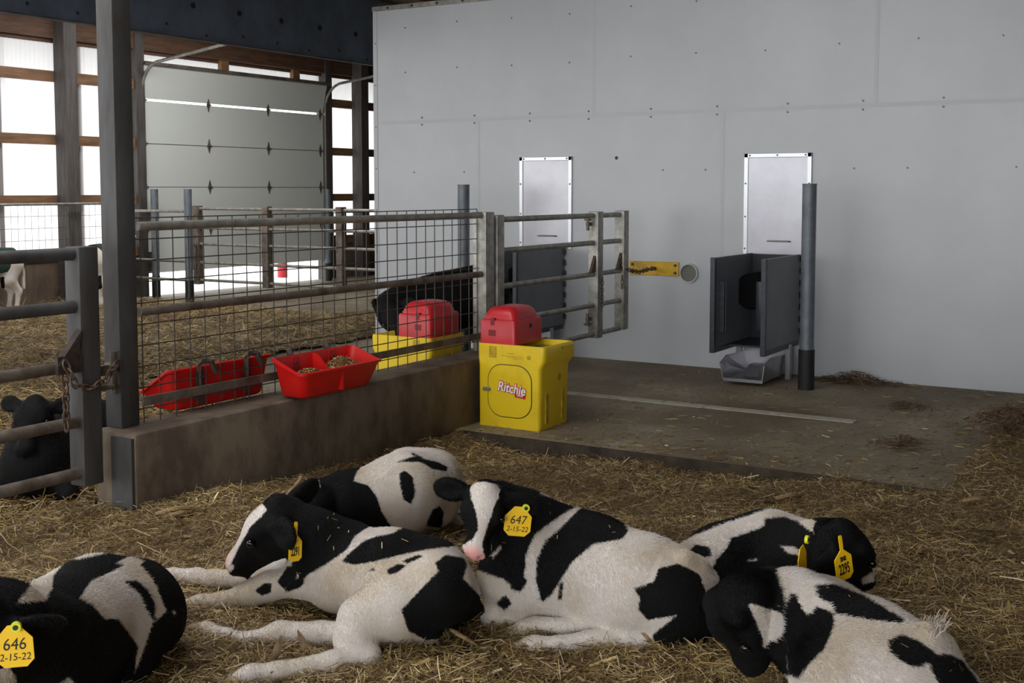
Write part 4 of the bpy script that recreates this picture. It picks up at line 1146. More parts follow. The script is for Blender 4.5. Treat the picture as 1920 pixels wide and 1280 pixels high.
hd = add_head(sk, poll, muz, -FWD * .8 + UP * .5 - RIGHT * .16, ears=((1, unit(-RIGHT * .88 + UP * .12 + FWD * .2)), (-1, unit(RIGHT * .9 - UP * .28 + FWD * .1))), sc=1.13)
c647 = finish_calf(sk, 'black and white calf lying in the middle, white blaze facing the camera, ear tag 647', {'head', 'ear'}, [
    ('k', B_, [(800, 840), (1000, 850), (1010, 925), (1078, 952), (1040, 972), (1003, 1000), (988, 1040), (982, 1075), (960, 1098), (945, 1085), (920, 1075), (880, 1060), (820, 1000)]),
    ('k', B_ + '+leg', [(1060, 975), (1100, 940), (1155, 960), (1176, 996), (1165, 1011), (1110, 1020), (1075, 1050), (1050, 1086), (1036, 1110), (1020, 1126), (1000, 1120), (996, 1080), (990, 1040), (1002, 1000)]),
    ('k', '*', [(1188, 1102), (1225, 1090), (1235, 1065), (1270, 1056), (1310, 1072), (1322, 1105), (1400, 1120), (1400, 1240), (1240, 1240), (1222, 1190), (1270, 1152), (1215, 1162), (1195, 1140), (1200, 1120)]),
    ('w', B_, [(1058, 960), (1095, 945), (1052, 986), (1022, 1012), (1006, 1046), (1004, 1085), (1014, 1122), (996, 1122), (984, 1082), (985, 1042), (1000, 1004), (1034, 976)]),
    ('w', B_, [(1285, 1030), (1320, 1050), (1345, 1095), (1325, 1112), (1310, 1080), (1290, 1062)]),
    ('k', B_ + '+leg', [(928, 1128), (948, 1113), (960, 1130), (945, 1142)]), ('k', B_ + '+leg', [(955, 1102), (975, 1068), (988, 1088), (976, 1108)]), ('k', '*', [(1050, 1090), (1057, 1090), (1053, 1122), (1045, 1122)]),
    ('w', 'head', [(882, 905), (908, 902), (932, 908), (941, 922), (928, 945), (918, 975), (910, 1000), (904, 1018), (908, 1040), (912, 1056), (895, 1062), (872, 1040), (866, 1022), (886, 1010), (897, 990), (893, 960), (884, 935), (881, 915)]),
    ('w', 'head+body', [(921, 1040), (938, 1020), (940, 1026), (926, 1044)]),
], hd, pink=[(hd['q'](0.274, -0.002), .052)], h=0.0078)
tagd = float((P(935, 950, .48) - EYE) @ FWD) - 0.14
ear_tag(c647, PD(971, 977, tagd), unit(RIGHT + FWD * .12 - UP * .1), .088, .098, [('647', .040, .004, .9), ('2-15-22', .024, -.026, .95)], .34, PD(986, 952, tagd - .012), cut=.2)
hoof(c647, P(975, 1214, .085), P(955, 1216, .07), .026); hoof(c647, P(960, 1188, .09), P(940, 1194, .075), .026)

# --- calf with tag 646: lower left corner, seen over its shoulder
sk = Skin()
sk.cone(B_, P(45, 1232, .29), P(105, 1205, .28), .185, .175, .05).cone(B_, P(105, 1205, .28), P(185, 1155, .26), .165, .175, .05)
sk.cone(B_, P(185, 1155, .26), P(248, 1142, .25), .172, .135, .05).cone(B_, P(248, 1142, .25), P(290, 1162, .2), .13, .08, .05)
sk.cone(B_, P(40, 1160, .42), P(120, 1165, .40), .06, .05, .05)
sk.chain(L_, [(P(255, 1150, .24), .14), (P(225, 1200, .2), .12), (P(235, 1245, .13), .075)], .05)
sk.cone(L_, P(300, 1180, .16), P(290, 1205, .12), .06, .05, .04)
sk.cone(L_, P(95, 1165, .25), P(75, 1130, .17), .13, .07, .05)
sk.chain(B_, [(P(30, 1200, .38), .13), (P(-10, 1180, .46), .11), (P(-35, 1170, .5), .09)], .06)
sk.chain(L_, [(P(60, 1270, .22), .08), (P(120, 1300, .14), .05), (P(60, 1330, .12), .035)], .04)
poll, muz = P(-48, 1150, .56), P(-62, 1310, .30)
hd = add_head(sk, poll, muz, -FWD * .95 + UP * .1 - RIGHT * .1, ears=((1, unit(-RIGHT)), (-1, unit(RIGHT * .62 - UP * .1 + FWD * .55))))
c646 = finish_calf(sk, 'mostly black calf with white flank in the lower left corner, ear tag 646', {'head', 'ear', 'body'}, [
    ('k', '*', [(-200, 900), (500, 900), (500, 1400), (-200, 1400)]),
    ('w', '*', [(148, 1122), (170, 1090), (220, 1066), (240, 1055), (265, 1062), (285, 1085), (297, 1110), (312, 1145), (285, 1170), (265, 1230), (252, 1262), (258, 1210), (236, 1180), (220, 1160), (195, 1160), (172, 1135)]),
    ('k', '*', [(230, 1090), (255, 1088), (275, 1105), (290, 1130), (289, 1168), (270, 1135), (258, 1110)]),
    ('w', '*', [(215, 1057), (240, 1043), (270, 1052), (258, 1064), (250, 1066), (240, 1060)]),
    ('w', '*', [(30, 1130), (60, 1090), (100, 1055), (130, 1046), (116, 1062), (100, 1080), (96, 1105), (85, 1125)]),
    ('w', '*', [(120, 1048), (200, 1030), (200, 1038), (145, 1050)]),
    ('w', '*', [(-30, 1230), (10, 1240), (30, 1268), (25, 1300), (-30, 1300)]), ('w', '*', [(105, 1285), (128, 1268), (146, 1285)]), ('w', '*', [(323, 1145), (328, 1144), (330, 1152), (325, 1153)]),
], hd)
tagd = float((P(0, 1180, .47) - EYE) @ FWD) - 0.16
ear_tag(c646, PD(27, 1211, tagd), unit(RIGHT + FWD * .1 + UP * .06), .086, .100, [('646', .040, .004, .9), ('2-15-22', .024, -.026, .95)], .30, PD(30, 1175, tagd - .012), cut=.2)

# --- calf lying behind 2291, white with black shoulder
sk = Skin()
sk.cone(B_, P(655, 945, .23), P(755, 925, .25), .125, .165, .05).cone(B_, P(755, 925, .25), P(800, 905, .25), .165, .145, .05)
sk.cone(B_, P(765, 892, .27), P(815, 897, .25), .125, .12, .035).cone(B_, P(815, 897, .25), P(846, 920, .19), .115, .07, .04)
sk.chain(L_, [(P(800, 925, .22), .11), (P(815, 950, .16), .085), (P(795, 975, .11), .06)], .04)
sk.chain(L_, [(P(846, 940, .15), .06), (P(862, 965, .09), .045)], .04)
sk.chain(B_, [(P(650, 935, .25), .11), (P(605, 935, .25), .085)], .05)
poll, muz = P(592, 928, .30), P(540, 968, .13)
hd = add_head(sk, poll, muz, UP * .8 - RIGHT * .5 + FWD * .2, ears=((1, unit(FWD + UP * .1)), (-1, unit(RIGHT * .6 - FWD * .6 - UP * .3))))
cB = finish_calf(sk, 'white calf with black shoulders lying behind the calf tagged 2291', {'head', 'ear'}, [
    ('k', B_, [(520, 860), (690, 860), (668, 885), (662, 902), (690, 910), (705, 930), (716, 960), (738, 995), (520, 1020)]),
    ('k', '*', [(748, 886), (760, 882), (774, 895), (778, 925), (770, 945), (756, 936), (750, 910)]),
    ('k', '*', [(798, 985), (810, 955), (824, 947), (832, 960), (828, 990)]),
    ('k', '*', [(742, 867), (770, 857), (788, 855), (792, 860), (820, 866), (839, 875), (836, 883), (810, 879), (787, 866), (765, 866)]),
    ('k', '*', [(769, 847), (789, 857), (786, 862), (771, 853)]),
    ('w', 'head', [(565, 905), (598, 900), (600, 912), (570, 912)]), ('w', 'head', [(545, 935), (560, 915), (563, 920), (549, 938)]),
], hd)

# --- calf with tag 2295: lying at the back right, head turned away
sk = Skin()
sk.cone(B_, P(1360, 1062, .25), P(1440, 1052, .26), .145, .165, .05).cone(B_, P(1440, 1052, .26), P(1505, 1062, .26), .165, .155, .05)
sk.cone(B_, P(1300, 1058, .22), P(1360, 1060, .25), .085, .13, .05)
sk.cone(B_, P(1365, 1100, .2), P(1470, 1110, .18), .13, .12, .06)
sk.chain(B_, [(P(1500, 1045, .32), .12), (P(1545, 1035, .38), .095), (P(1572, 1022, .43), .08)], .05)
sk.chain(L_, [(P(1330, 1075, .2), .11), (P(1345, 1110, .14), .07)], .05)
poll, muz = P(1575, 1000, .50), P(1622, 1085, .30)
hd = add_head(sk, poll, muz, FWD * .45 + RIGHT * .75 + UP * .45, ears=((1, unit(-RIGHT * .8 - UP * .3 - FWD * .1)), (-1, unit(RIGHT * .05 - UP * .35 - FWD * .75))))
c2295 = finish_calf(sk, 'black calf with white back stripe lying at the right, head turned away, ear tag 2295', {'head', 'ear', 'body', 'leg'}, [
    ('w', B_ + '+leg', [(1240, 1040), (1300, 1005), (1350, 985), (1440, 955), (1482, 955), (1475, 970), (1436, 972), (1434, 986), (1400, 1000), (1372, 1008), (1365, 1026), (1346, 1046), (1335, 1068), (1318, 1050), (1288, 1034)]),
    ('k', B_ + '+leg', [(1293, 1032), (1305, 1020), (1330, 1025), (1336, 1042), (1310, 1046)]),
    ('w', B_, [(1440, 960), (1500, 962), (1545, 985), (1542, 1002), (1520, 995), (1502, 980), (1470, 969)]),
    ('w', B_, [(1464, 1022), (1490, 1024), (1511, 1036), (1500, 1040), (1480, 1036)]), ('w', B_, [(1402, 1049), (1420, 1046), (1422, 1049), (1404, 1053)]),
    ('w', 'head', [(1615, 1085), (1640, 1068), (1640, 1090), (1618, 1095)]),
], hd)
tagd = float((P(1570, 1010, .45) - EYE) @ FWD) - 0.24
ear_tag(c2295, PD(1580, 1045, tagd), unit(RIGHT * .88 + UP * .22 + FWD * .42), .064, .138, [('2295', .046, -.036, .44), ('2042', .019, -.004, .59)], .18, sh=0.0)
ear_tag(c2295, PD(1504, 1053, tagd + .02), unit(RIGHT * .5 + UP * .22 + FWD * .8), .075, .098, [], .4, PD(1513, 1011, tagd + .02))

# --- calf at the lower right, head down with a white star
sk = Skin()
sk.cone(B_, P(1535, 1188, .26), P(1620, 1248, .25), .150, .168, .06).cone(B_, P(1620, 1248, .25), P(1700, 1285, .24), .168, .150, .06)
sk.cone(B_, P(1700, 1285, .24), P(1765, 1308, .19), .145, .105, .05)
sk.cone(B_, P(1500, 1105, .42), P(1535, 1130, .40), .045, .06, .07)
sk.cone(B_, P(1738, 1185, .40), P(1770, 1215, .32), .022, .025, .04)
sk.cone(B_, P(1600, 1310, .2), P(1700, 1340, .2), .16, .15, .06)
sk.chain(B_, [(P(1535, 1170, .30), .13), (P(1480, 1150, .34), .11), (P(1425, 1130, .38), .09)], .05)
poll, muz = P(1402, 1112, .43), P(1424, 1252, .155)
hd = add_head(sk, poll, muz, -FWD * .62 + RIGHT * .72 + UP * .3, ears=((1, unit(-RIGHT * .35 - UP * .1 + FWD * .9)), (-1, unit(RIGHT * .55 + FWD * .7 - UP * .2))))
cF = finish_calf(sk, 'white calf with black patches at the lower right, black head down with white star', {'head', 'ear'}, [
    ('k', B_, [(1330, 1060), (1450, 1060), (1470, 1125), (1464, 1160), (1480, 1260), (1340, 1260)]),
    ('k', B_, [(1468, 1140), (1480, 1112), (1490, 1114), (1502, 1140), (1512, 1152), (1522, 1148), (1528, 1135), (1545, 1142), (1560, 1150), (1562, 1170), (1556, 1190), (1545, 1215), (1518, 1242), (1498, 1270), (1480, 1260), (1466, 1180)]),
    ('k', B_, [(1525, 1098), (1560, 1095), (1620, 1120), (1690, 1160), (1690, 1168), (1640, 1163), (1600, 1157), (1565, 1150), (1555, 1128), (1545, 1128), (1530, 1115)]),
    ('k', '*', [(1662, 1202), (1685, 1189), (1720, 1200), (1755, 1226), (1775, 1222), (1800, 1235), (1850, 1300), (1770, 1300), (1742, 1252), (1740, 1240), (1715, 1250), (1690, 1240), (1668, 1222)]),
    ('w', 'head+body', [(1403, 1130), (1420, 1134), (1448, 1144), (1466, 1150), (1470, 1178), (1458, 1196), (1442, 1201), (1432, 1216), (1430, 1194), (1420, 1170)]),
], hd)
mb = MB()
rg = np.random.default_rng(3)
for k in range(70):
    p0 = P(1752 + rg.normal() * 10, 1178 + rg.normal() * 7, .40); d = unit(UP * 1.0 + RIGHT * rg.normal() * .5 - FWD * rg.random() * .5)
    mb.tube([p0, p0 + d * .02, p0 + d * .04 + UP * -.008], [.0016, .0014, .0006], 4)
mb.build('tail_hair', M.setdefault('tail_hair', material('grey_tail_hair', lin(186, 174, 162), 0.8)), cF)

# --- black calves: one drinking beyond the fence, one lying behind the left gate
sk = Skin()
V = lambda x, y, z: np.array([x, y, z])
sk.cone(B_, V(7.16, 5.33, .64), V(7.52, 5.17, .66), .175, .22, .06).cone(B_, V(7.52, 5.17, .66), V(7.92, 5.04, .72), .22, .195, .06)
sk.cone(B_, V(7.2, 5.32, .79), V(7.8, 5.06, .90), .06, .06, .08)
sk.chain(B_, [(V(7.18, 5.32, .66), .15), (V(7.03, 5.30, .68), .115), (V(6.92, 5.24, .68), .09)], .05)
for dx, dy in ((7.18, 5.22), (7.26, 5.44)): sk.chain(L_, [(V(dx, dy, .52), .07), (V(dx, dy, .28), .04), (V(dx - .01, dy, .13), .026), (V(dx, dy, .06), .03), (V(dx - .02, dy + .01, .02), .034)], .03)
for dx, dy in ((7.92, 4.96), (7.99, 5.15)): sk.chain(L_, [(V(dx - .02, dy, .62), .11), (V(dx - .06, dy, .42), .07), (V(dx + .06, dy, .26), .038), (V(dx + .03, dy, .1), .026), (V(dx + .02, dy, .05), .031), (V(dx - .01, dy, .02), .034)], .03)
sk.chain(B_, [(V(8.08, 5.0, .78), .025), (V(8.13, 4.99, .6), .02), (V(8.13, 4.99, .35), .03)], .02)
hd = add_head(sk, V(6.93, 5.23, .69), V(6.76, 5.04, .50), -RIGHT * .55 + UP * .5 - FWD * .6, ears=((1, unit(-RIGHT * .5 + UP * .65 + FWD * .2)), (-1, unit(RIGHT * .7 + UP * .1 - FWD * .5))))
cG = finish_calf(sk, 'black calf standing and drinking from the waterer beyond the fence', {'head', 'ear', 'body', 'leg'}, [], hd, h=0.0125)
c = PD(130, 900, 5.92)
sk = Skin()
back = unit(np.array([.9, .45, 0]))
cc = np.array([3.62, 4.86, .24])
sk.cone(B_, cc, cc + back * .35, .165, .20, .06).cone(B_, cc + back * .35, cc + back * .75, .20, .17, .06)
sk.chain(B_, [(cc + V(0, 0, .08), .12), (cc + V(-.03, -.02, .22), .09)], .05)
sk.chain(L_, [(cc + V(-.06, .1, -.06), .07), (cc + V(-.14, .12, -.13), .05)], .04).chain(L_, [(cc + V(.06, -.1, -.06), .07), (cc + V(.02, -.2, -.13), .05)], .04)
hd = add_head(sk, cc + V(-.01, -.02, .30), cc + V(-.15, -.10, .08), unit(-FWD * .8 + UP * .5))
cH = finish_calf(sk, 'black calf lying in the straw behind the left pipe gate, beside the curb end', {'head', 'ear', 'body', 'leg'}, [], hd, h=0.0125)

def standing_calf(base, ang, label, jacket=True, S=1.0, patches=()):
    f = np.array([math.cos(ang), math.sin(ang), 0]); s = np.array([-f[1], f[0], 0]); b = np.asarray(base, float)
    q = lambda x, y, z: b + S * (f * x + s * y) + np.array([0, 0, S * z])
    sk = Skin()
    sk.cone(B_, q(-.36, 0, .64), q(0, 0, .60), .155, .185, .06).cone(B_, q(0, 0, .60), q(.30, 0, .62), .185, .15, .06)
    sk.chain(B_, [(q(.28, 0, .66), .13), (q(.45, 0, .78), .09), (q(.52, 0, .86), .075)], .05)
    for y in (-.09, .09):
        sk.chain(L_, [(q(.28, y, .5), .075), (q(.29, y, .30), .042), (q(.29, y, .1), .026), (q(.29, y, .05), .031), (q(.31, y, .015), .034)], .03)
        sk.chain(L_, [(q(-.36, y, .6), .12), (q(-.30, y, .42), .08), (q(-.42, y, .28), .040), (q(-.39, y, .1), .026), (q(-.39, y, .05), .03), (q(-.37, y, .015), .034)], .03)
    sk.chain(B_, [(q(-.50, 0, .72), .022), (q(-.54, 0, .5), .018), (q(-.53, 0, .3), .028)], .02)
    hd = add_head(sk, q(.55, 0, .90), q(.74, 0, .70), f * .6 + Z_ * .7)
    o = finish_calf(sk, label, set(), [('k', '*', p) for p in patches], hd, h=0.016)
    # jacket over the trunk
    rings = []
    for x, r, zc in ((-.40, .168, .64), (-.2, .188, .625), (0, .198, .605), (.2, .19, .615), (.34, .165, .63)):
        rings.append([q(x, r * math.sin(t) * 1.0, zc + r * 1.02 * math.cos(t)) for t in np.linspace(-2.15, 2.15, 25)])
    n = 25
    vs = np.array(rings).reshape(-1, 3); nr = len(rings)
    inn = []
    for i, (x, r, zc) in enumerate(((-.40, .168, .64), (-.2, .188, .625), (0, .198, .605), (.2, .19, .615), (.34, .165, .63))):
        inn += [q(x, (r - .006) * math.sin(t), zc + (r - .006) * 1.02 * math.cos(t)) for t in np.linspace(-2.15, 2.15, 25)]
    vs = np.concatenate([vs, np.array(inn)]); fs = []
    for i in range(nr - 1):
        for k in range(n - 1):
            a = i * n + k
            fs.append((a, a + 1, a + n + 1, a + n)); fs.append((a + nr * n, a + n + nr * n, a + n + 1 + nr * n, a + 1 + nr * n))
    for i in range(nr - 1):
        for k in (0, n - 1):
            a = i * n + k; fs.append((a, a + n, a + n + nr * n, a + nr * n))
    for i in (0, nr - 1):
        for k in range(n - 1):
            a = i * n + k; fs.append((a, a + 1, a + 1 + nr * n, a + nr * n))
    mb = MB(); mb.add(vs, fs); mb.build('calf_jacket', M['coat_green'], o, 60)
    return o
standing_calf((10.62, 12.70, 0.03), math.atan2(.42, .9), 'white calf in a dark green jacket by the back wall, behind the left gate stile', patches=([(178, 520), (190, 515), (192, 540), (180, 545)],))
standing_calf((8.84, 12.80, 0.03), math.atan2(.12, -1), 'white calf in a dark green jacket at the left edge, by the back wall', patches=([(0, 520), (8, 518), (9, 540), (2, 545)],))

for o_, n_, l_, hp in ((c2291, 150000, .0075, P(500, 1000, .35)), (c647, 140000, .008, P(900, 960, .45)), (c646, 140000, .008, P(-20, 1200, .45)), (cB, 80000, .008, P(570, 940, .25)),
                       (c2295, 80000, .008, P(1590, 1020, .42)), (cF, 150000, .010, P(1410, 1180, .3)), (cG, 14000, .014, V(6.9, 5.2, .6)), (cH, 12000, .014, cc + V(0, 0, .3))):
    coat_hair(o_, n_, l_, 50 + n_ % 7, hp)
# ------------------------------------------------------------------ straw bedding
def sstep(a, b, x):
    t = np.clip((x - a) / (b - a), 0, 1); return t * t * (3 - 2 * t)
def vnoise(x, y, s, seed=0):
    rg = np.random.default_rng(seed); T = rg.random((64, 64))
    u, v = x / s, y / s; i, j = np.floor(u).astype(int), np.floor(v).astype(int); fu, fv = u - i, v - j
    fu, fv = fu * fu * (3 - 2 * fu), fv * fv * (3 - 2 * fv)
    g = lambda a, b: T[a % 64, b % 64]
    return (g(i, j) * (1 - fu) + g(i + 1, j) * fu) * (1 - fv) + (g(i, j + 1) * (1 - fu) + g(i + 1, j + 1) * fu) * fv - 0.5
def z_front(x, y):
    z = 0.085 - 0.165 * sstep(3.4, 6.2, x) * sstep(1.2, 3.0, y) - 0.10 * sstep(4.2, 6.2, x) * (1 - sstep(1.2, 3.0, y))
    z = z + 0.055 * np.exp(-np.maximum(4.25 - y, 0) / 0.16) * sstep(4.4, 5.2, x)
    z = z + 0.055 * (1 - sstep(0.9, 1.5, y)) * sstep(5.6, 6.5, x) + 0.10 * (1 - sstep(0.5, 1.15, y)) * sstep(6.6, 7.4, x)
    z = z + 0.045 * vnoise(x, y, 0.42, 1) + 0.028 * vnoise(x, y, 0.16, 2) + 0.016 * vnoise(x, y, 0.06, 3)
    return z
def ok_front(x, y):
    slab_edge = 6.30 + 0.05 * vnoise(x, y, 0.3, 5) + 0.03 * vnoise(x, y, 0.1, 6) + 0.10 * (1 - sstep(1.3, 2.6, y))
    right_edge = 1.22 + 0.10 * vnoise(x, y, 0.35, 7) + 0.05 * vnoise(x, y, 0.1, 8) - 0.05 * sstep(7, 9.6, x)
    return (y < np.where(x < 3.66, 4.62, 4.22)) & (x < 9.60) & ((x < slab_edge) | (y < right_edge))
def z_back(x, y):
    up = np.where(x < 6.33, 1.0, sstep(7.35, 8.1, y) * (1 - sstep(10.7, 11.5, x)))
    return 0.006 + up * (0.03 + 0.05 * (vnoise(x, y, 0.6, 11) + .4) + 0.03 * vnoise(x, y, 0.2, 12))
def ok_back(x, y):
    e = 7.55 + 0.25 * vnoise(x, y, 0.5, 13) + 0.12 * vnoise(x, y, 0.15, 14)
    xe = 11.35 + 0.5 * vnoise(x, y, 0.7, 15) + 0.2 * vnoise(x, y, 0.2, 16) - 0.9 * (1 - sstep(7.6, 9.0, y)) * sstep(9.5, 10.5, x)
    return (y > 4.56) & (y < 13.2) & (x < xe) & ~((x > 9.5) & (y < 7.62)) & ((y > e) | (x < 6.33 + 0.12 * vnoise(x, y, 0.3, 17)))

def straw_material():
    m = bpy.data.materials.new('straw_stalks')
    m.use_nodes = True
    nt = m.node_tree; N = nt.nodes; Lk = nt.links; b = N['Principled BSDF']
    g = N.new('ShaderNodeNewGeometry'); r = N.new('ShaderNodeValToRGB'); e = r.color_ramp
    e.elements[0].color = lin(104, 84, 54); e.elements[0].position = 0.0
    e.elements[1].color = lin(138, 112, 68); e.elements[1].position = 0.22
    for p, c in ((0.45, lin(164, 138, 86)), (0.68, lin(184, 158, 98)), (0.86, lin(202, 180, 126)), (1.0, lin(228, 214, 178))):
        x = e.elements.new(p); x.color = c
    Lk.new(g.outputs['Random Per Island'], r.inputs[0])
    tc = N.new('ShaderNodeTexCoord'); n = N.new('ShaderNodeTexNoise'); n.inputs['Scale'].default_value = 1.6; n.inputs['Detail'].default_value = 4
    Lk.new(tc.outputs['Object'], n.inputs['Vector'])
    r2 = N.new('ShaderNodeValToRGB'); r2.color_ramp.elements[0].position = 0.38; r2.color_ramp.elements[1].position = 0.66
    r2.color_ramp.elements[0].color = (0.50, 0.45, 0.38, 1); r2.color_ramp.elements[1].color = (1.05, 1.05, 1.05, 1)
    Lk.new(n.outputs[0], r2.inputs[0])
    mx = N.new('ShaderNodeMixRGB'); mx.blend_type = 'MULTIPLY'; mx.inputs[0].default_value = 1
    Lk.new(r.outputs[0], mx.inputs[1]); Lk.new(r2.outputs[0], mx.inputs[2]); Lk.new(mx.outputs[0], b.inputs['Base Color'])
    b.inputs['Roughness'].default_value = 0.5; b.inputs['Specular IOR Level'].default_value = 0.45
    return m
M['straw'] = straw_material()
M['straw_ground'] = material('trodden_straw_litter', lin(116, 93, 60), 0.9, col2=lin(66, 50, 32), nscale=26, bump=0.9, bscale=70, detail=9, lo=0.3, hi=0.7)

def stalks(pos, length, width, tilt_sd, rg, bend=0.25):
    n = len(pos)
    az = rg.random(n) * 2 * np.pi; el = np.clip(rg.normal(0, tilt_sd, n), -0.25, 1.2)
    d = np.stack([np.cos(az) * np.cos(el), np.sin(az) * np.cos(el), np.sin(el)], 1)
    side = np.stack([-np.sin(az), np.cos(az), np.zeros(n)], 1); nrm = np.cross(d, side)
    roll = rg.normal(0, 0.6, n)
    wv = side * np.cos(roll)[:, None] + nrm * np.sin(roll)[:, None]
    k = rg.normal(0, bend, n)[:, None]
    hv = length[:, None] * 0.5
    mid = pos + nrm * hv * k * 0.35 + side * hv * k * 0.3
    a, c = pos - d * hv, pos + d * hv
    w = width[:, None] * 0.5
    v = np.stack([a - wv * w, a + wv * w, mid - wv * w, mid + wv * w, c - wv * w * .7, c + wv * w * .7], 1).reshape(-1, 3)
    i = np.arange(n)[:, None] * 6
    f = np.concatenate([i + np.array([[0, 1, 3, 2]]), i + np.array([[2, 3, 5, 4]])], 0)
    return v, f

def bedding(name, label, xr, yr, step, zf, ok, batches, seed, origin):
    rg = np.random.default_rng(seed)
    xs = np.arange(xr[0], xr[1] + step, step); ys = np.arange(yr[0], yr[1] + step, step)
    X, Y = np.meshgrid(xs, ys, indexing='ij'); Z = zf(X, Y); K = ok(X, Y)
    idx = np.full(X.shape, -1); idx[K] = np.arange(K.sum())
    V = np.stack([X[K], Y[K], Z[K]], 1)
    q = np.stack([idx[:-1, :-1], idx[1:, :-1], idx[1:, 1:], idx[:-1, 1:]], -1).reshape(-1, 4); q = q[(q >= 0).all(1)]
    vs, fs, mi = [V], [q], [np.zeros(len(q), int)]; base = len(V)
    for (n, l0, l1, w0, w1, tilt, lift, near) in batches:
        got = 0; PP = []
        while got < n:
            c = rg.random((n * 2, 2)) * np.array([xr[1] - xr[0], yr[1] - yr[0]]) + np.array([xr[0], yr[0]])
            m = ok(c[:, 0], c[:, 1])
            if near:
                dist = np.hypot(c[:, 0], c[:, 1]); m &= rg.random(len(c)) < np.clip((near / dist) ** 1.6, 0, 1)
                pxl = (c[:, 0] * RIGHT[0] + c[:, 1] * RIGHT[1]) / np.maximum(c[:, 0] * FWD[0] + c[:, 1] * FWD[1], 0.1); m &= (np.abs(pxl) < 0.50) | ((pxl > -0.75) & (pxl < 0.95) & (rg.random(len(c)) < 0.4))
            c = c[m]; PP.append(c); got += len(c)
        c = np.concatenate(PP)[:n]
        z = zf(c[:, 0], c[:, 1]) + lift * rg.random(n) ** 1.5 + 0.002
        L = l0 + (l1 - l0) * rg.random(n) ** 2; W = w0 + (w1 - w0) * rg.random(n) ** 1.5
        v, f = stalks(np.column_stack([c, z]), L, W, tilt, rg)
        vs.append(v); fs.append(f + base); mi.append(np.ones(len(f), int)); base += len(v)
    return raw_mesh(name, np.concatenate(vs), np.concatenate(fs), np.concatenate(mi), [M['straw_ground'], M['straw']], label, origin)
def raw_mesh(name, v, f, mi, mats, label, origin):
    me = bpy.data.meshes.new(name)
    v = v - np.asarray(origin)
    me.vertices.add(len(v)); me.vertices.foreach_set('co', v.astype(np.float32).ravel())
    me.loops.add(len(f) * 4); me.loops.foreach_set('vertex_index', f.astype(np.int32).ravel())
    me.polygons.add(len(f)); me.polygons.foreach_set('loop_start', (np.arange(len(f)) * 4).astype(np.int32))
    me.polygons.foreach_set('material_index', mi.astype(np.int32))
    me.update(calc_edges=True); me.validate()
    for m in mats: me.materials.append(m)
    o = bpy.data.objects.new(name, me); COL.objects.link(o); place(o, None, origin)
    return tag(o, label, 'straw', None, 'stuff')

bedding('straw_bedding', 'trodden straw and chopped stalks that the calves in front lie on', (1.3, 9.66), (-2.2, 4.65), 0.03, z_front, ok_front,
        [(200000, .014, .055, .0015, .0032, .35, .018, 3.2), (82000, .02, .085, .0015, .003, .45, .03, 3.2), (4000, .07, .15, .0022, .0045, .35, .035, 3.4), (3600, .03, .10, .005, .012, .45, .03, 3.4)], 21, (4, 1, 0))
bedding('straw_bedding', 'golden straw covering the pen floor beyond the wire fence', (2.0, 12.2), (4.53, 13.45), 0.06, z_back, ok_back,
        [(60000, .03, .11, .003, .006, .30, .03, 6.0), (30000, .06, .18, .003, .006, .38, .05, 6.0), (3000, .1, .26, .005, .011, .4, .06, 6.0)], 22, (7, 9, 0))
# loose bits dropped on the bare concrete
def loose(name, label, n, region, dens, seed, zf=lambda x, y: 0 * x, l=(.02, .09)):
    rg = np.random.default_rng(seed); c = []
    while len(c) < n:
        x = region[0] + (region[1] - region[0]) * rg.random(); y = region[2] + (region[3] - region[2]) * rg.random()
        if rg.random() < dens(x, y): c.append((x, y))
    c = np.array(c)
    v, f = stalks(np.column_stack([c, np.full(n, .004) + rg.random(n) * .006]), l[0] + (l[1] - l[0]) * rg.random(n) ** 2, .0025 + .006 * rg.random(n) ** 3, .05, rg)
    return raw_mesh(name, v, f, np.zeros(len(f), int), [M['straw']], label, (region[0], region[2], 0))
loose('loose_straw', 'loose straw bits scattered on the bare concrete slab by the white wall', 2600, (6.32, 9.6, 1.15, 4.2),
      lambda x, y: 0.10 + 0.9 * math.exp(-abs(x - 6.35) / .35) + 0.7 * math.exp(-abs(y - 1.25) / .4) + 0.12 * (vnoise(np.array([x]), np.array([y]), .3, 31)[0] > 0.1), 31)
loose('loose_straw', 'loose straw bits on the concrete passage before the overhead door', 1500, (9.0, 15, 7.65, 13.1),
      lambda x, y: 0.15 + 0.8 * math.exp(-abs(x - 11.6) / .6), 32, l=(.03, .12))

# tufts raked up on the slab
def tuft(name, c, rx, ry, hz, n, label, seed, mat):
    rg = np.random.default_rng(seed)
    p = np.column_stack([c[0] + rg.normal(0, rx, n), c[1] + rg.normal(0, ry, n), np.zeros(n)])
    p[:, 2] = c[2] + hz * rg.random(n) * np.exp(-((p[:, 0] - c[0]) / rx / 1.6) ** 2 - ((p[:, 1] - c[1]) / ry / 1.6) ** 2) + .004
    v, f = stalks(p, .04 + .09 * rg.random(n), .003 + .007 * rg.random(n) ** 2, .25, rg, .5)
    o = raw_mesh(name, v, f, np.zeros(len(f), int), [mat], label, c)
    o['category'] = 'straw tuft'; return o
M['dark_straw'] = material('damp_brown_stalks', lin(120, 92, 64), 0.8, col2=lin(70, 50, 34), nscale=18)
tuft('straw_tuft', (9.5, 2.52, 0), .05, .17, .09, 420, 'brown tuft of straw against the foot of the white wall, right of the round post', 41, M['dark_straw'])
tuft('straw_tuft', tuple(P(1690, 835, .0)), .10, .07, .05, 150, 'dry leaf tuft on the slab near its right front corner', 42, M['dark_straw'])
tuft('straw_tuft', tuple(P(1700, 765, .0)), .10, .08, .04, 110, 'small brown tuft on the slab in front of the wall tuft', 43, M['dark_straw'])
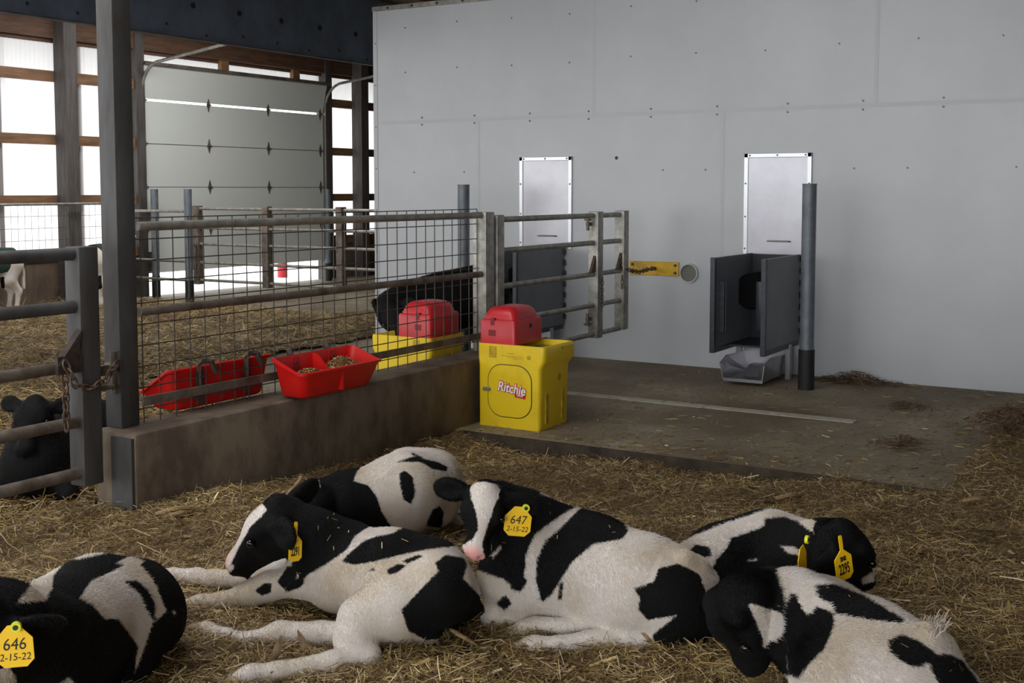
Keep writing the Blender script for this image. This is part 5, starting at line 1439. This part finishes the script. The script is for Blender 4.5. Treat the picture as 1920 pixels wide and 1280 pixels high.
tuft('straw_tuft', tuple(P(1890, 800, .06)), .28, .12, .12, 700, 'large brown heap of stalks at the right edge of the slab', 44, M['dark_straw'])

# single corn stalks lying in the bedding
def corn_stalk(p, q, r, label, lift=0.02, bend=.03):
    p, q = np.asarray(p, float), np.asarray(q, float); d = q - p
    s = unit(np.cross(d, Z_)); mb = MB()
    pts = [p + d * t + s * bend * math.sin(3 * t) + Z_ * (lift * math.sin(math.pi * t)) for t in np.linspace(0, 1, 7)]
    mb.tube(pts, [r * .8, r, r * .9, r * 1.1, r * .9, r, r * .6], 7)
    o = mb.build('corn_stalk', M['stalk'], None, 50)
    return tag(o, label, 'stalk', 'corn stalks in the straw')
def husk(p, q, wd, label, curl=.02):
    """dry leaf blade: tapered, folded along its middle, a few millimetres thick"""
    p, q = np.asarray(p, float), np.asarray(q, float); d = q - p; a = unit(RIGHT * .9 + FWD * .4); n = unit(np.cross(d, a)); mb = MB(); rings = []
    for t in np.linspace(0, 1, 8):
        w = wd * (0.55 + .6 * t - 1.12 * t ** 3) ; c = p + d * t + a * .25 * wd * math.sin(4 * t) - n * curl * t * t
        rings.append([c - a * w + n * w * .35, c + n * .001, c + a * w + n * w * .3, c + a * w + n * (w * .3 - .003), c - n * .003, c - a * w + n * (w * .35 - .003)])
    mb.loft(rings)
    o = mb.build('corn_husk', M['husk'], None, 40)
    return tag(o, label, 'husk', 'corn husks in the straw')
M['husk'] = material('dry_corn_husk', lin(150, 128, 98), 0.8, col2=lin(104, 84, 60), nscale=30, stretch=(6, 6, 1), bump=0.3)
corn_stalk(P(292, 964, .11), P(365, 953, .11), .012, 'upper of two corn stalks lying at the foot of the curb')
corn_stalk(P(305, 972, .10), P(360, 962, .10), .010, 'lower of two corn stalks lying at the foot of the curb')
corn_stalk(P(535, 930, .07), P(562, 893, .12), .011, 'corn stalk leaning up beside the black shoulder of the calf by the curb')
husk(P(508, 1248, .08), P(526, 1188, .17), .018, 'upright husk piece between the hind legs of the calf tagged 2291')
husk(P(578, 1238, .08), P(557, 1178, .18), .017, 'pointed husk piece standing before the thigh of the calf tagged 2291')
corn_stalk(P(1190, 1165, .16), P(1238, 1222, .09), .009, 'bent stalk across the hock of the calf tagged 647', .03)
corn_stalk(P(845, 1180, .12), P(895, 1208, .10), .007, 'thin stalk beside the rump of the calf tagged 2291')
corn_stalk(P(1805, 940, .02), P(1850, 938, .02), .012, 'corn stalk lying at the right, below the slab corner')
corn_stalk(P(1455, 935, .0), P(1500, 930, .0), .014, 'dark stalk piece lying in the straw below the slab edge')

# straw bits caught in the coats
def bits(o, n, label, seed, dark=True):
    me = o.data; rg = np.random.default_rng(seed)
    V_ = np.zeros(len(me.vertices) * 3); me.vertices.foreach_get('co', V_); V_ = V_.reshape(-1, 3) + WLOC[o.name]
    N_ = np.zeros(len(me.vertices) * 3); me.vertices.foreach_get('normal', N_); N_ = N_.reshape(-1, 3)
    a = np.zeros(len(V_)); me.attributes['coat'].data.foreach_get('value', a)
    d = EYE - V_; d /= np.linalg.norm(d, axis=1)[:, None]
    ix = np.flatnonzero(((d * N_).sum(1) > .3) & (N_[:, 2] > -.2) & ((a > 0.01) if dark else (a < 0)) & (GRP[o.name] > .9))
    vs, fs = [], []
    for i in rg.choice(ix, n):
        nr = N_[i]; t = unit(np.cross(nr, rg.normal(0, 1, 3))); s_ = np.cross(nr, t); L = .004 + .010 * rg.random() ** 2; w_ = .0012
        c = V_[i] + nr * .007
        b = len(vs) * 4
        vs.append([c - t * L - s_ * w_, c - t * L + s_ * w_, c + t * L + s_ * w_ + nr * .002, c + t * L - s_ * w_ + nr * .002]); fs.append((b, b + 1, b + 2, b + 3))
    return raw_mesh('straw_bits', np.array(vs).reshape(-1, 3), np.array(fs), np.zeros(len(fs), int), [M['straw']], label, WLOC[o.name])
bits(c2291, 12, 'straw bits stuck on the black patches of the calf tagged 2291', 61)
bits(c647, 16, 'straw bits stuck on the black patches of the calf tagged 647', 62)
bits(cF, 10, 'straw bits stuck on the black patches of the lower right calf', 63)
